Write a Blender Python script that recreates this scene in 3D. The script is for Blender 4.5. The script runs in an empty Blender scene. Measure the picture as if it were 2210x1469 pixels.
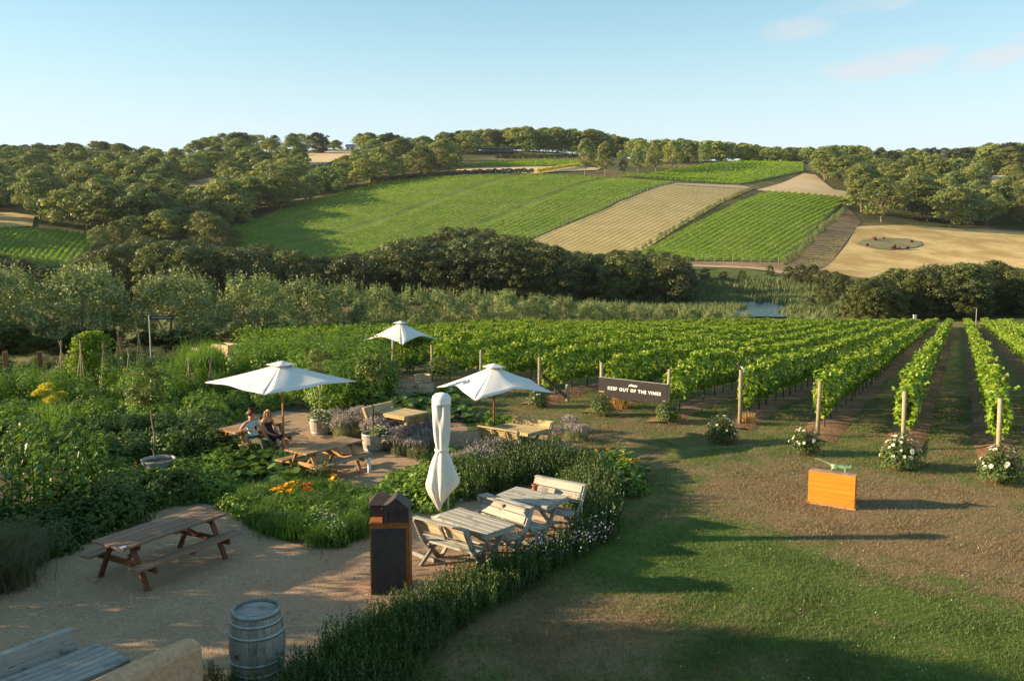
import bpy, bmesh, math, random
import numpy as np
from mathutils import Vector, Matrix, Quaternion
from mathutils.geometry import delaunay_2d_cdt

# ------------------------------------------------------------------ camera, sky, sun, exposure
sc = bpy.context.scene
CH, FPX, PITCH = 5.6, 1842.0, math.radians(6.35)
cam = bpy.data.objects.new('camera', bpy.data.cameras.new('camera'))
sc.collection.objects.link(cam)
cam.location = (0, 0, CH)
cam.rotation_euler = (math.radians(90) - PITCH, 0, 0)
cam.data.sensor_width = 36.0
cam.data.lens = 36.0 * FPX / 2210.0
cam.data.clip_start = 0.1
cam.data.clip_end = 6000
sc.camera = cam

SUN_EL, SUN_AZ = math.radians(16.4), math.radians(-91.5)     # azimuth from +Y, clockwise
world = bpy.data.worlds.new('World')
sc.world = world
world.use_nodes = True
wn = world.node_tree
bg = wn.nodes['Background']
sky = wn.nodes.new('ShaderNodeTexSky')
sky.sky_type = 'NISHITA'
sky.sun_disc = False
sky.sun_elevation = SUN_EL
sky.sun_rotation = SUN_AZ
sky.altitude = 50
sky.air_density = 1.0
sky.dust_density = 0.05
sky.ozone_density = 3.0
def wnode(t, **kw):
    n = wn.nodes.new(t)
    for k, v in kw.items(): setattr(n, k, v)
    return n
tint = wnode('ShaderNodeMix', data_type='RGBA', blend_type='MULTIPLY')
tint.inputs[0].default_value = 1.0
tint.inputs[7].default_value = (0.97, 1.18, 1.08, 1)
gam = wnode('ShaderNodeGamma'); gam.inputs[1].default_value = 0.65; wn.links.new(sky.outputs[0], gam.inputs[0]); wn.links.new(gam.outputs[0], tint.inputs[6])
# thin evening clouds, flat layer seen in perspective
geo = wnode('ShaderNodeTexCoord')
sep = wnode('ShaderNodeSeparateXYZ'); wn.links.new(geo.outputs['Generated'], sep.inputs[0])
def wmath(op, a, b=None, clamp=False):
    m = wnode('ShaderNodeMath', operation=op, use_clamp=clamp)
    for i, q in enumerate((a, b)):
        if q is None: continue
        if isinstance(q, (int, float)): m.inputs[i].default_value = q
        else: wn.links.new(q, m.inputs[i])
    return m.outputs[0]
cn = wnode('ShaderNodeTexNoise'); cn.inputs['Scale'].default_value = 1.0; cn.inputs['Detail'].default_value = 5; cn.inputs['Roughness'].default_value = 0.55
cmap = wnode('ShaderNodeMapping'); cmap.inputs['Scale'].default_value = (16, 16, 60); wn.links.new(geo.outputs['Generated'], cmap.inputs[0]); wn.links.new(cmap.outputs[0], cn.inputs[0])
az_ = wmath('ARCTAN2', sep.outputs[0], sep.outputs[1])
# a few small flat clouds: azimuth, elevation, half width, half height, tilt, weight (degrees)
CLOUDS = [(22.9, 10.6, 4.2, 1.0, 0.10, 1.0), (17.9, 13.0, 2.8, 0.8, 0.05, 0.7), (24.5, 14.9, 5.6, 1.2, 0.16, 1.0), (28.7, 10.5, 2.3, 0.7, 0.12, 0.8), (21.0, 14.2, 2.2, 0.6, 0.05, 0.45), (31.5, 12.0, 2.6, 0.35, 0.3, 0.35), (46, 13, 7, 1.3, 0.1, 0.8), (-55, 15, 6, 1.1, 0.0, 0.6), (120, 20, 10, 2.0, 0.1, 0.8)]
cfac = None
el_ = wmath('ARCSINE', sep.outputs[2])
for ca, ce, cw_, chh, ctl, cwt in CLOUDS:
    da = wmath('SUBTRACT', az_, math.radians(ca)); de = wmath('SUBTRACT', wmath('SUBTRACT', el_, math.radians(ce)), wmath('MULTIPLY', da, ctl))
    d2 = wmath('ADD', wmath('POWER', wmath('ABSOLUTE', wmath('DIVIDE', da, math.radians(cw_))), 2.0), wmath('POWER', wmath('ABSOLUTE', wmath('DIVIDE', de, math.radians(chh))), 2.0))
    one = wmath('MULTIPLY', wmath('MULTIPLY', wmath('SUBTRACT', wmath('ADD', wmath('MULTIPLY', cn.outputs[0], 2.6), -0.35), d2), 0.9, True), cwt)
    cfac = one if cfac is None else wmath('MAXIMUM', cfac, one)
cfac = wmath('MULTIPLY', cfac, 0.72)
hz = wnode('ShaderNodeMapRange', interpolation_type='SMOOTHSTEP'); hz.inputs[1].default_value = 0.02; hz.inputs[2].default_value = 0.29; hz.inputs[3].default_value = 0.95; hz.inputs[4].default_value = 0.0
wn.links.new(sep.outputs[2], hz.inputs[0])
hmix = wnode('ShaderNodeMix', data_type='RGBA', blend_type='MIX')      # pale haze low in the sky
wn.links.new(hz.outputs[0], hmix.inputs[0]); wn.links.new(tint.outputs[2], hmix.inputs[6]); hmix.inputs[7].default_value = (2.62, 2.88, 3.02, 1)
cmix = wnode('ShaderNodeMix', data_type='RGBA', blend_type='MIX')
wn.links.new(cfac, cmix.inputs[0]); wn.links.new(hmix.outputs[2], cmix.inputs[6])
cmix.inputs[7].default_value = (2.62, 2.48, 2.52, 1)
wn.links.new(cmix.outputs[2], bg.inputs[0])
bg.inputs[1].default_value = 0.12
world.cycles.sampling_method = 'MANUAL'
world.cycles.sample_map_resolution = 512

sun = bpy.data.objects.new('sun', bpy.data.lights.new('sun', 'SUN'))
sc.collection.objects.link(sun)
sun.data.energy = 5.0
sun.data.angle = math.radians(0.5)
sun.data.color = (1.0, 0.76, 0.47)
sdir = Vector((math.sin(SUN_AZ) * math.cos(SUN_EL), math.cos(SUN_AZ) * math.cos(SUN_EL), math.sin(SUN_EL)))
sun.rotation_euler = (-sdir).to_track_quat('-Z', 'Y').to_euler()
sun.location = sdir * 60

sc.view_settings.view_transform = 'Standard'
sc.view_settings.look = 'None'
sc.view_settings.gamma = 1.0
sc.view_settings.exposure = 1.45
sc.view_settings.use_curve_mapping = False
sc.cycles.use_denoising = True
sc.cycles.max_bounces = 6
sc.cycles.diffuse_bounces = 3
sc.cycles.glossy_bounces = 2
sc.cycles.transmission_bounces = 4
sc.cycles.transparent_max_bounces = 4
sc.cycles.volume_bounces = 0
sc.cycles.caustics_reflective = False
sc.cycles.caustics_refractive = False

# ------------------------------------------------------------------ helpers
COL = sc.collection
PI = math.pi
def ray(u, v):
    a, b = (u - 1105.0) / FPX, (v - 734.5) / FPX
    return a, math.cos(PITCH) - b * math.sin(PITCH), -math.sin(PITCH) - b * math.cos(PITCH)
def G(u, v, z=0.0):                       # measured picture point -> place on the level z
    a, dy, dz = ray(u, v); t = (z - CH) / dz
    return (a * t, dy * t)
def DP(u, depth):                         # picture column at a distance -> place
    return (u - 1105.0) / FPX * depth * 1.0, depth

_cols = {-600: [(150, -7.0), (200, -7.0), (235, 'p', 600), (265, 'p', 572), (310, 'p', 500), (335, 'p', 478), (420, 'p', 440), (550, 'p', 385), (700, 'p', 345), (850, 'p', 328)],
 0: [(150, -7.5), (200, -8.0), (235, 'p', 600), (265, 'p', 572), (310, 'p', 500), (335, 'p', 478), (420, 'p', 440), (550, 'p', 385), (700, 'p', 345), (850, 'p', 328)],
 250: [(150, -7.8), (205, -8.5), (265, 'p', 590), (320, 'p', 530), (360, 'p', 490), (440, 'p', 445), (555, 'p', 390), (675, 'p', 348), (800, 'p', 329)],
 500: [(150, -8.0), (210, -9.0), (300, 'p', 570), (345, 'p', 530), (385, 'p', 498), (460, 'p', 450), (560, 'p', 395), (650, 'p', 352), (750, 'p', 330)],
 720: [(150, -8.2), (220, -9.0), (296, 'p', 585), (347, 'p', 533), (440, 'p', 430), (540, 'p', 385), (640, 'p', 350), (720, 'p', 330), (790, 'p', 317)],
 1000: [(150, -8.3), (230, -9.0), (290, 'p', 600), (350, 'p', 535), (480, 'p', 383), (560, 'p', 362), (620, 'p', 350), (700, 'p', 335), (780, 'p', 323)],
 1220: [(150, -8.6), (232, -9.3), (282, 'p', 595), (340, 'p', 540), (478, 'p', 385), (560, 'p', 360), (630, 'p', 346), (700, 'p', 335), (780, 'p', 323)],
 1400: [(150, -8.8), (185, -9.6), (235, -9.6), (275, 'p', 590), (330, 'p', 545), (470, 'p', 398), (540, 'p', 383), (620, 'p', 358), (720, 'p', 345)],
 1700: [(150, -8.8), (185, -9.8), (240, -9.6), (275, 'p', 583), (305, 'p', 567), (450, 'p', 425), (520, 'p', 395), (600, 'p', 355), (700, 'p', 345)],
 2000: [(150, -8.8), (175, -9.0), (240, -8.0), (290, 'p', 600), (330, 'p', 555), (380, 'p', 505), (420, 'p', 492), (520, 'p', 430), (600, 'p', 385), (700, 'p', 358), (850, 'p', 345)],
 2210: [(150, -8.5), (175, -8.5), (240, -7.0), (290, 'p', 600), (330, 'p', 560), (380, 'p', 520), (420, 'p', 500), (520, 'p', 430), (600, 'p', 390), (700, 'p', 360), (850, 'p', 345)],
 2900: [(150, -8.0), (175, -8.0), (240, -6.0), (290, 'p', 600), (330, 'p', 560), (380, 'p', 520), (420, 'p', 500), (520, 'p', 430), (600, 'p', 390), (700, 'p', 360), (850, 'p', 345)]}
TD = np.concatenate([np.arange(100, 420, 5.0), np.arange(420, 1000, 10.0), np.arange(1000, 2600, 50.0)])
TA = np.linspace(-1.3, 1.3, 105)
def _colz(pts):
    d, z = [], []
    for p in pts:
        d.append(p[0])
        if p[1] == 'p':
            _, dy, dz = ray(1105, p[2]); z.append(CH + p[0] * dz / dy)
        else: z.append(p[1])
    return np.interp(TD, d + [2600], z + [z[-1] - 12])
_ck = sorted(_cols)
_T = np.array([_colz(_cols[k]) for k in _ck])
_ca = np.array([(k - 1105) / FPX for k in _ck])
TZ = np.array([[np.interp(a, _ca, _T[:, j]) for j in range(len(TD))] for a in TA])
def _sm(M, ax, n):
    for _ in range(n):
        P = np.concatenate([M.take([0], ax), M, M.take([-1], ax)], ax)
        L = P.shape[ax]
        M = 0.25 * P.take(range(0, L - 2), ax) + 0.5 * P.take(range(1, L - 1), ax) + 0.25 * P.take(range(2, L), ax)
    return M
TZ = _sm(_sm(TZ, 0, 4), 1, 3)
def terrain(x, y):
    x = np.asarray(x, float); y = np.asarray(y, float)
    y0 = 32 - 9 * np.clip(x / 13.0, 0, 1)
    t = y - y0
    f = np.where(t < 0, 0, np.where(t < 6, t * t / 12.0, t - 3))
    zn = -0.069 * f
    a = np.clip(x / np.maximum(y, 1), TA[0], TA[-1] - 1e-6)
    fi = (a - TA[0]) / (TA[1] - TA[0]); i = np.clip(fi.astype(int), 0, len(TA) - 2); fi = fi - i
    yy = np.clip(y, TD[0], TD[-1] - 1e-3)
    j = np.clip(np.searchsorted(TD, yy, 'right') - 1, 0, len(TD) - 2); fj = (yy - TD[j]) / (TD[j + 1] - TD[j])
    zf = (TZ[i, j] * (1 - fi) + TZ[i + 1, j] * fi) * (1 - fj) + (TZ[i, j + 1] * (1 - fi) + TZ[i + 1, j + 1] * fi) * fj
    w = np.clip((y - 120) / 40.0, 0, 1); w = w * w * (3 - 2 * w)
    zn = np.maximum(zn, -9.5)
    return zn * (1 - w) + zf * w
def tz(x, y): return float(terrain(x, y))
_ts = np.geomspace(6, 1500, 5000)
def at(u, v):                             # picture point -> place on the terrain
    a, dy, dz = ray(u, v)
    X, Y, Z = a * _ts, dy * _ts, CH + dz * _ts
    k = np.nonzero(Z < terrain(X, Y))[0]
    k = k[0] if len(k) else len(_ts) - 1
    return float(X[k]), float(Y[k])

def mesh_np(name, V, F, mat=None, smooth=False):
    me = bpy.data.meshes.new(name)
    V = np.asarray(V, np.float32); F = np.asarray(F, np.int32)
    n, k = F.shape
    me.vertices.add(len(V)); me.vertices.foreach_set('co', V.ravel())
    me.loops.add(n * k); me.loops.foreach_set('vertex_index', F.ravel())
    me.polygons.add(n)
    me.polygons.foreach_set('loop_start', np.arange(0, n * k, k, dtype=np.int32))
    if smooth: me.polygons.foreach_set('use_smooth', np.ones(n, bool))
    me.update(calc_edges=True)
    if mat: me.materials.append(mat)
    return me
def link(name, me, parent=None, loc=None, rot=None, scale=None, M=None):
    o = bpy.data.objects.new(name, me); COL.objects.link(o)
    if parent is not None: o.parent = parent
    if M is not None: o.matrix_local = M
    if loc is not None: o.location = loc
    if rot is not None: o.rotation_euler = rot
    if scale is not None: o.scale = (scale,) * 3 if isinstance(scale, (int, float)) else scale
    return o
def tag(o, label, cat, group=None):
    o['label'] = label; o['category'] = cat
    if group: o['group'] = group
    elif 'group' in o: del o['group']
    return o
def thing(name, label, cat, loc=(0, 0, 0), rz=0.0, group=None):
    o = bpy.data.objects.new(name, None); COL.objects.link(o)
    o.empty_display_size = 0.1
    o.location = loc; o.rotation_euler = (0, 0, rz)
    return tag(o, label, cat, group)
def struct(o): o['kind'] = 'structure'; return o
def stuff(o): o['kind'] = 'stuff'; return o
def copy_tree(o, parent=None):
    c = o.copy(); COL.objects.link(c)
    if parent is not None: c.parent = parent
    for ch in o.children: copy_tree(ch, c)
    return c

class MB:                                  # collects shapes, built as one mesh
    def __init__(s): s.v, s.f = [], []
    def add(s, V, F):
        n = len(s.v); s.v += [tuple(map(float, q)) for q in V]; s.f += [tuple(n + i for i in q) for q in F]; return s
    def box(s, c, d, M=None):
        V = [Vector((c[0] + sx * d[0] / 2, c[1] + sy * d[1] / 2, c[2] + sz * d[2] / 2)) for sx in (-1, 1) for sy in (-1, 1) for sz in (-1, 1)]
        if M: V = [M @ q for q in V]
        return s.add(V, [(0, 1, 3, 2), (4, 6, 7, 5), (0, 4, 5, 1), (2, 3, 7, 6), (0, 2, 6, 4), (1, 5, 7, 3)])
    def beam(s, p0, p1, w, h, up=(0, 0, 1)):
        p0, p1 = Vector(p0), Vector(p1); x = (p1 - p0).normalized(); y = Vector(up).cross(x)
        if y.length < 1e-4: y = Vector((0, 1, 0)).cross(x)
        y.normalize(); z = x.cross(y)
        V = [p + y * sy * w / 2 + z * sz * h / 2 for p in (p0, p1) for sy, sz in ((-1, -1), (1, -1), (1, 1), (-1, 1))]
        return s.add(V, [(3, 2, 1, 0), (4, 5, 6, 7), (0, 1, 5, 4), (1, 2, 6, 5), (2, 3, 7, 6), (3, 0, 4, 7)])
    def tube(s, pts, rad, n=8, cap=True):
        pts = [Vector(p) for p in pts]; rings = []
        if isinstance(rad, (int, float)): rad = [rad] * len(pts)
        ref = Vector((0.31, 0.95, 0.02))
        for i, p in enumerate(pts):
            d = (pts[min(i + 1, len(pts) - 1)] - pts[max(i - 1, 0)]).normalized()
            a = d.cross(ref)
            if a.length < 0.05: a = d.cross(Vector((1, 0, 0)))
            a.normalize(); b = d.cross(a)
            rings.append([p + (a * math.cos(2 * PI * k / n) + b * math.sin(2 * PI * k / n)) * rad[i] for k in range(n)])
        V = [q for r in rings for q in r]
        F = [(i * n + k, i * n + (k + 1) % n, (i + 1) * n + (k + 1) % n, (i + 1) * n + k) for i in range(len(pts) - 1) for k in range(n)]
        if cap: F += [tuple(range(n - 1, -1, -1)), tuple((len(pts) - 1) * n + k for k in range(n))]
        return s.add(V, F)
    def lathe(s, prof, n=24, c=(0, 0, 0), capb=False, capt=False):
        V = [(c[0] + r * math.cos(2 * PI * k / n), c[1] + r * math.sin(2 * PI * k / n), c[2] + z) for r, z in prof for k in range(n)]
        F = [(i * n + k, i * n + (k + 1) % n, (i + 1) * n + (k + 1) % n, (i + 1) * n + k) for i in range(len(prof) - 1) for k in range(n)]
        if capb: F.append(tuple(range(n - 1, -1, -1)))
        if capt: F.append(tuple((len(prof) - 1) * n + k for k in range(n)))
        return s.add(V, F)
    def mesh(s, name, mat=None, smooth=False):
        me = bpy.data.meshes.new(name); me.from_pydata(s.v, [], s.f); me.update()
        if smooth: me.polygons.foreach_set('use_smooth', [True] * len(me.polygons))
        if mat: me.materials.append(mat)
        return me
    def build(s, name, mat, parent=None, smooth=False, **kw): return link(name, s.mesh(name, mat, smooth), parent, **kw)

_bc = {}
def plank_mesh(L, w, h, mat, ch=0.006):    # length along X, chamfered edges, origin at the middle
    k = (round(L, 3), round(w, 3), round(h, 3), mat.name)
    if k not in _bc:
        c = min(ch, w * 0.2, h * 0.2)
        prof = [(-w / 2 + c, -h / 2), (w / 2 - c, -h / 2), (w / 2, -h / 2 + c), (w / 2, h / 2 - c), (w / 2 - c, h / 2), (-w / 2 + c, h / 2), (-w / 2, h / 2 - c), (-w / 2, -h / 2 + c)]
        V = [(x, a, b) for x in (-L / 2, L / 2) for a, b in prof]
        F = [tuple(range(7, -1, -1)), tuple(range(8, 16))] + [(i, (i + 1) % 8, 8 + (i + 1) % 8, 8 + i) for i in range(8)]
        _bc[k] = MB().add(V, F).mesh('plank', mat)
    return _bc[k]
def plank(name, p0, p1, w, h, mat, parent=None, up=(0, 0, 1)):
    p0, p1 = Vector(p0), Vector(p1); x = (p1 - p0); L = x.length; x.normalize()
    y = Vector(up).cross(x)
    if y.length < 1e-4: y = Vector((0, 1, 0)).cross(x)
    y.normalize(); z = x.cross(y)
    M = Matrix((x, y, z)).transposed().to_4x4(); M.translation = (p0 + p1) / 2
    return link(name, plank_mesh(L, w, h, mat), parent, M=M)

# ------------------------------------------------------------------ materials
def newmat(name):
    m = bpy.data.materials.new(name); m.use_nodes = True
    nt = m.node_tree; return m, nt, nt.nodes['Principled BSDF'], nt.nodes['Material Output']
def nd(nt, t, **kw):
    n = nt.nodes.new(t)
    for k, v in kw.items():
        if k.startswith('i_'): n.inputs[k[2:].replace('_', ' ')].default_value = v
        else: setattr(n, k, v)
    return n
def c4(c): return (c[0], c[1], c[2], 1.0)
def mixc(nt, fac, a, b, blend='MIX'):
    m = nd(nt, 'ShaderNodeMix', data_type='RGBA', blend_type=blend)
    for i, q in ((0, fac), (6, a), (7, b)):
        if isinstance(q, (int, float)): m.inputs[i].default_value = q
        elif isinstance(q, tuple): m.inputs[i].default_value = c4(q)
        else: nt.links.new(q, m.inputs[i])
    return m.outputs[2]
def ramp(nt, fac, lo, hi):
    r = nd(nt, 'ShaderNodeMapRange'); r.interpolation_type = 'SMOOTHSTEP'; r.inputs[1].default_value = lo; r.inputs[2].default_value = hi
    nt.links.new(fac, r.inputs[0]); return r.outputs[0]
def mth(nt, op, a, b=0.0, clamp=False):
    m = nd(nt, 'ShaderNodeMath', operation=op, use_clamp=clamp)
    for i, q in enumerate((a, b)):
        if isinstance(q, (int, float)): m.inputs[i].default_value = q
        else: nt.links.new(q, m.inputs[i])
    return m.outputs[0]
def noise(nt, vec, scale, detail=4, rough=0.55):
    n = nd(nt, 'ShaderNodeTexNoise'); n.inputs['Scale'].default_value = scale; n.inputs['Detail'].default_value = detail; n.inputs['Roughness'].default_value = rough
    nt.links.new(vec, n.inputs['Vector']); return n.outputs['Fac']
def bump(nt, h, strength, dist, bsdf):
    b = nd(nt, 'ShaderNodeBump'); b.inputs['Strength'].default_value = strength; b.inputs['Distance'].default_value = dist
    nt.links.new(h, b.inputs['Height']); nt.links.new(b.outputs[0], bsdf.inputs['Normal'])
def leafmat(name, c1, c2, c3=None, trans=0.3, rough=0.5, objvar=0.25, spec=0.3, alt=None, asc=0.05):
    m, nt, b, out = newmat(name)
    g = nd(nt, 'ShaderNodeNewGeometry'); oi = nd(nt, 'ShaderNodeObjectInfo')
    col = mixc(nt, g.outputs['Random Per Island'], c1, c2)
    if c3:
        col = mixc(nt, ramp(nt, mth(nt, 'FRACT', mth(nt, 'MULTIPLY', g.outputs['Random Per Island'], 7.31)), 0.90, 0.94), col, c3)
    if alt: col = mixc(nt, ramp(nt, noise(nt, g.outputs['Position'], asc, 2, 0.5), 0.38, 0.62), col, mixc(nt, 1.0, col, alt, 'MULTIPLY'))
    f = nd(nt, 'ShaderNodeMapRange'); f.inputs[3].default_value = 1 - objvar; f.inputs[4].default_value = 1 + objvar
    nt.links.new(oi.outputs['Random'], f.inputs[0])
    sc_ = nd(nt, 'ShaderNodeVectorMath', operation='SCALE'); nt.links.new(col, sc_.inputs[0]); nt.links.new(f.outputs[0], sc_.inputs[3])
    nt.links.new(sc_.outputs[0], b.inputs['Base Color'])
    b.inputs['Roughness'].default_value = rough; b.inputs['Specular IOR Level'].default_value = spec
    t = nd(nt, 'ShaderNodeBsdfTranslucent')
    tc = mixc(nt, 1.0, sc_.outputs[0], (1.15, 1.2, 0.55), 'MULTIPLY'); nt.links.new(tc, t.inputs[0])
    ms = nd(nt, 'ShaderNodeMixShader'); ms.inputs[0].default_value = trans
    nt.links.new(b.outputs[0], ms.inputs[1]); nt.links.new(t.outputs[0], ms.inputs[2]); nt.links.new(ms.outputs[0], out.inputs[0])
    return m
def woodmat(name, c1, c2, stain=None, rough=0.75, var=0.22, grain=1.0):
    m, nt, b, out = newmat(name)
    tc = nd(nt, 'ShaderNodeTexCoord'); oi = nd(nt, 'ShaderNodeObjectInfo')
    add = nd(nt, 'ShaderNodeVectorMath', operation='MULTIPLY_ADD'); add.inputs[1].default_value = (37, 53, 71)
    nt.links.new(oi.outputs['Random'], add.inputs[0]); nt.links.new(tc.outputs['Object'], add.inputs[2])
    mp = nd(nt, 'ShaderNodeMapping'); mp.inputs['Scale'].default_value = (1.2 * grain, 26 * grain, 26 * grain); nt.links.new(add.outputs[0], mp.inputs[0])
    n1 = noise(nt, mp.outputs[0], 1.0, 6, 0.65)
    n2 = noise(nt, add.outputs[0], 3.2, 5, 0.6)
    col = mixc(nt, ramp(nt, n1, 0.3, 0.7), c1, c2)
    if stain: col = mixc(nt, ramp(nt, n2, 0.52, 0.68), col, stain)
    f = nd(nt, 'ShaderNodeMapRange'); f.inputs[3].default_value = 1 - var; f.inputs[4].default_value = 1 + var
    nt.links.new(oi.outputs['Random'], f.inputs[0])
    s = nd(nt, 'ShaderNodeVectorMath', operation='SCALE'); nt.links.new(col, s.inputs[0]); nt.links.new(f.outputs[0], s.inputs[3])
    nt.links.new(s.outputs[0], b.inputs['Base Color']); b.inputs['Roughness'].default_value = rough; b.inputs['Specular IOR Level'].default_value = 0.25
    bump(nt, n1, 0.35, 0.004, b)
    return m
def plain(name, c1, c2=None, scale=6.0, rough=0.7, metal=0.0, bumpd=0.0, spec=0.3, lo=0.35, hi=0.65):
    m, nt, b, out = newmat(name)
    b.inputs['Roughness'].default_value = rough; b.inputs['Metallic'].default_value = metal; b.inputs['Specular IOR Level'].default_value = spec
    tc = nd(nt, 'ShaderNodeTexCoord')
    n = noise(nt, tc.outputs['Object'], scale, 6, 0.6)
    col = mixc(nt, ramp(nt, n, lo, hi), c1, c2 if c2 else tuple(q * 0.8 for q in c1))
    nt.links.new(col, b.inputs['Base Color'])
    if bumpd: bump(nt, n, 0.6, bumpd, b)
    return m

M = {}
M['euc'] = leafmat('eucalypt_leaf', (0.135, 0.160, 0.040), (0.30, 0.305, 0.078), trans=0.30, objvar=0.35, alt=(0.62, 0.78, 1.0), asc=0.055)
M['dark'] = leafmat('wattle_leaf', (0.048, 0.068, 0.022), (0.10, 0.122, 0.038), trans=0.22, objvar=0.4, alt=(1.35, 1.2, 0.9), asc=0.07)
M['pine'] = leafmat('pine_leaf', (0.022, 0.034, 0.017), (0.036, 0.050, 0.022), trans=0.08, objvar=0.25)
M['wattle_lt'] = leafmat('light_wattle_leaf', (0.05, 0.066, 0.014), (0.10, 0.115, 0.022), trans=0.2, objvar=0.2)
M['olive'] = leafmat('olive_leaf', (0.065, 0.095, 0.026), (0.36, 0.42, 0.165), trans=0.18, objvar=0.12)
M['vine'] = leafmat('vine_leaf', (0.09, 0.17, 0.014), (0.27, 0.375, 0.034), (0.34, 0.35, 0.05), trans=0.30, objvar=0.1)
M['farvine'] = leafmat('far_vine_leaf', (0.16, 0.27, 0.014), (0.27, 0.38, 0.024), trans=0.35, objvar=0.08)
M['bush'] = leafmat('garden_leaf', (0.09, 0.175, 0.02), (0.20, 0.29, 0.04), trans=0.35, objvar=0.2)
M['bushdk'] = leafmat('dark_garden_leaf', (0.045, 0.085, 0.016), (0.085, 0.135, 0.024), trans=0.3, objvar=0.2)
M['bright'] = leafmat('bean_leaf', (0.13, 0.23, 0.018), (0.25, 0.33, 0.03), (0.3, 0.22, 0.04), trans=0.4, objvar=0.1)
M['feather'] = leafmat('fennel_leaf', (0.09, 0.17, 0.03), (0.15, 0.24, 0.04), trans=0.4)
M['squash'] = leafmat('squash_leaf', (0.06, 0.115, 0.022), (0.11, 0.175, 0.035), trans=0.3, rough=0.45, objvar=0.3)
M['rosem'] = leafmat('rosemary_leaf', (0.038, 0.070, 0.020), (0.085, 0.125, 0.036), trans=0.22, objvar=0.2)
M['lavleaf'] = leafmat('lavender_leaf', (0.15, 0.17, 0.08), (0.24, 0.25, 0.13), trans=0.25)
M['lavflow'] = leafmat('lavender_flower', (0.22, 0.185, 0.205), (0.33, 0.29, 0.30), trans=0.2)
M['blueflow'] = leafmat('rosemary_flower', (0.22, 0.22, 0.42), (0.35, 0.34, 0.55), trans=0.2)
M['roseleaf'] = leafmat('rose_leaf', (0.045, 0.085, 0.018), (0.10, 0.15, 0.035), (0.18, 0.12, 0.03), trans=0.3)
M['petal'] = leafmat('white_petal', (0.78, 0.74, 0.64), (0.86, 0.83, 0.76), trans=0.25, objvar=0.05)
M['petaly'] = leafmat('yellow_petal', (0.75, 0.48, 0.02), (0.85, 0.62, 0.04), trans=0.25, objvar=0.1)
M['petalo'] = leafmat('orange_petal', (0.80, 0.24, 0.01), (0.85, 0.38, 0.02), trans=0.25, objvar=0.15)
M['petalr'] = leafmat('red_petal', (0.62, 0.05, 0.01), (0.70, 0.12, 0.02), trans=0.25, objvar=0.1)
M['dill'] = leafmat('dill_flower', (0.55, 0.45, 0.02), (0.65, 0.55, 0.05), trans=0.25)
M['citrus'] = leafmat('potted_tree_leaf', (0.07, 0.115, 0.02), (0.15, 0.19, 0.035), (0.26, 0.17, 0.05), trans=0.3, rough=0.45, objvar=0.15, spec=0.3)
M['yellowhedge'] = leafmat('yellow_hedge_flower', (0.30, 0.29, 0.03), (0.48, 0.40, 0.05), trans=0.2)
M['straw'] = leafmat('dry_grass', (0.42, 0.26, 0.09), (0.58, 0.38, 0.15), trans=0.3)
M['plume'] = leafmat('feather_grass', (0.10, 0.11, 0.055), (0.20, 0.19, 0.11), trans=0.3)
M['reed'] = leafmat('reed_leaf', (0.07, 0.10, 0.035), (0.13, 0.155, 0.06), trans=0.25)
M['chive'] = leafmat('chive_leaf', (0.06, 0.13, 0.02), (0.11, 0.19, 0.035), trans=0.3)
M['bark'] = plain('eucalypt_bark', (0.16, 0.125, 0.09), (0.30, 0.25, 0.19), 1.2, 0.9)
M['barkdk'] = plain('dark_bark', (0.06, 0.045, 0.032), (0.11, 0.085, 0.06), 3, 0.9)
M['twig'] = plain('pale_trunk', (0.30, 0.25, 0.18), (0.18, 0.14, 0.10), 9, 0.85)
M['pine_post'] = woodmat('treated_pine', (0.34, 0.29, 0.18), (0.25, 0.21, 0.125), rough=0.8)
M['redpost'] = woodmat('redgum_post', (0.30, 0.12, 0.055), (0.20, 0.08, 0.04))
M['cane'] = plain('garden_cane', (0.40, 0.31, 0.19), (0.28, 0.21, 0.13), 14, 0.8)
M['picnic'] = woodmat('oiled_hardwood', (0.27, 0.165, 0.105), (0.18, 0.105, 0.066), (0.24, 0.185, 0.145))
M['picnic2'] = woodmat('pale_hardwood', (0.36, 0.23, 0.12), (0.25, 0.15, 0.075), (0.26, 0.20, 0.14))  # paler brown timber than the long dark picnic table has
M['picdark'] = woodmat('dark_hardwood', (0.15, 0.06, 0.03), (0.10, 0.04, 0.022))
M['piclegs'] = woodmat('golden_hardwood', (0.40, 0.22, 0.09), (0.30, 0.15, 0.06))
M['grey'] = woodmat('weathered_timber', (0.38, 0.355, 0.30), (0.28, 0.26, 0.215), (0.15, 0.135, 0.11), var=0.14)
M['greyback'] = woodmat('pale_new_timber', (0.55, 0.47, 0.32), (0.45, 0.37, 0.24), var=0.12)
M['greyblue'] = woodmat('grey_old_timber', (0.34, 0.31, 0.265), (0.25, 0.225, 0.19), (0.14, 0.125, 0.105), var=0.12)
M['tan'] = woodmat('tan_timber', (0.46, 0.36, 0.19), (0.36, 0.27, 0.13), (0.29, 0.23, 0.13), var=0.14)
M['stave'] = woodmat('oak_stave', (0.27, 0.245, 0.205), (0.18, 0.165, 0.14), (0.13, 0.115, 0.095))
M['stavelt'] = plain('oak_tub', (0.40, 0.36, 0.29), (0.29, 0.255, 0.20), 5, 0.8, bumpd=0.004)
M['hoop'] = plain('galvanised_hoop', (0.34, 0.38, 0.38), (0.23, 0.26, 0.26), 9, 0.5, 0.55)
M['head'] = woodmat('barrel_head', (0.34, 0.33, 0.30), (0.25, 0.24, 0.22), (0.20, 0.17, 0.13))
M['canvas'] = plain('white_canvas', (0.80, 0.78, 0.73), (0.76, 0.74, 0.69), 3, 0.85, bumpd=0.006, spec=0.15)
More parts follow.
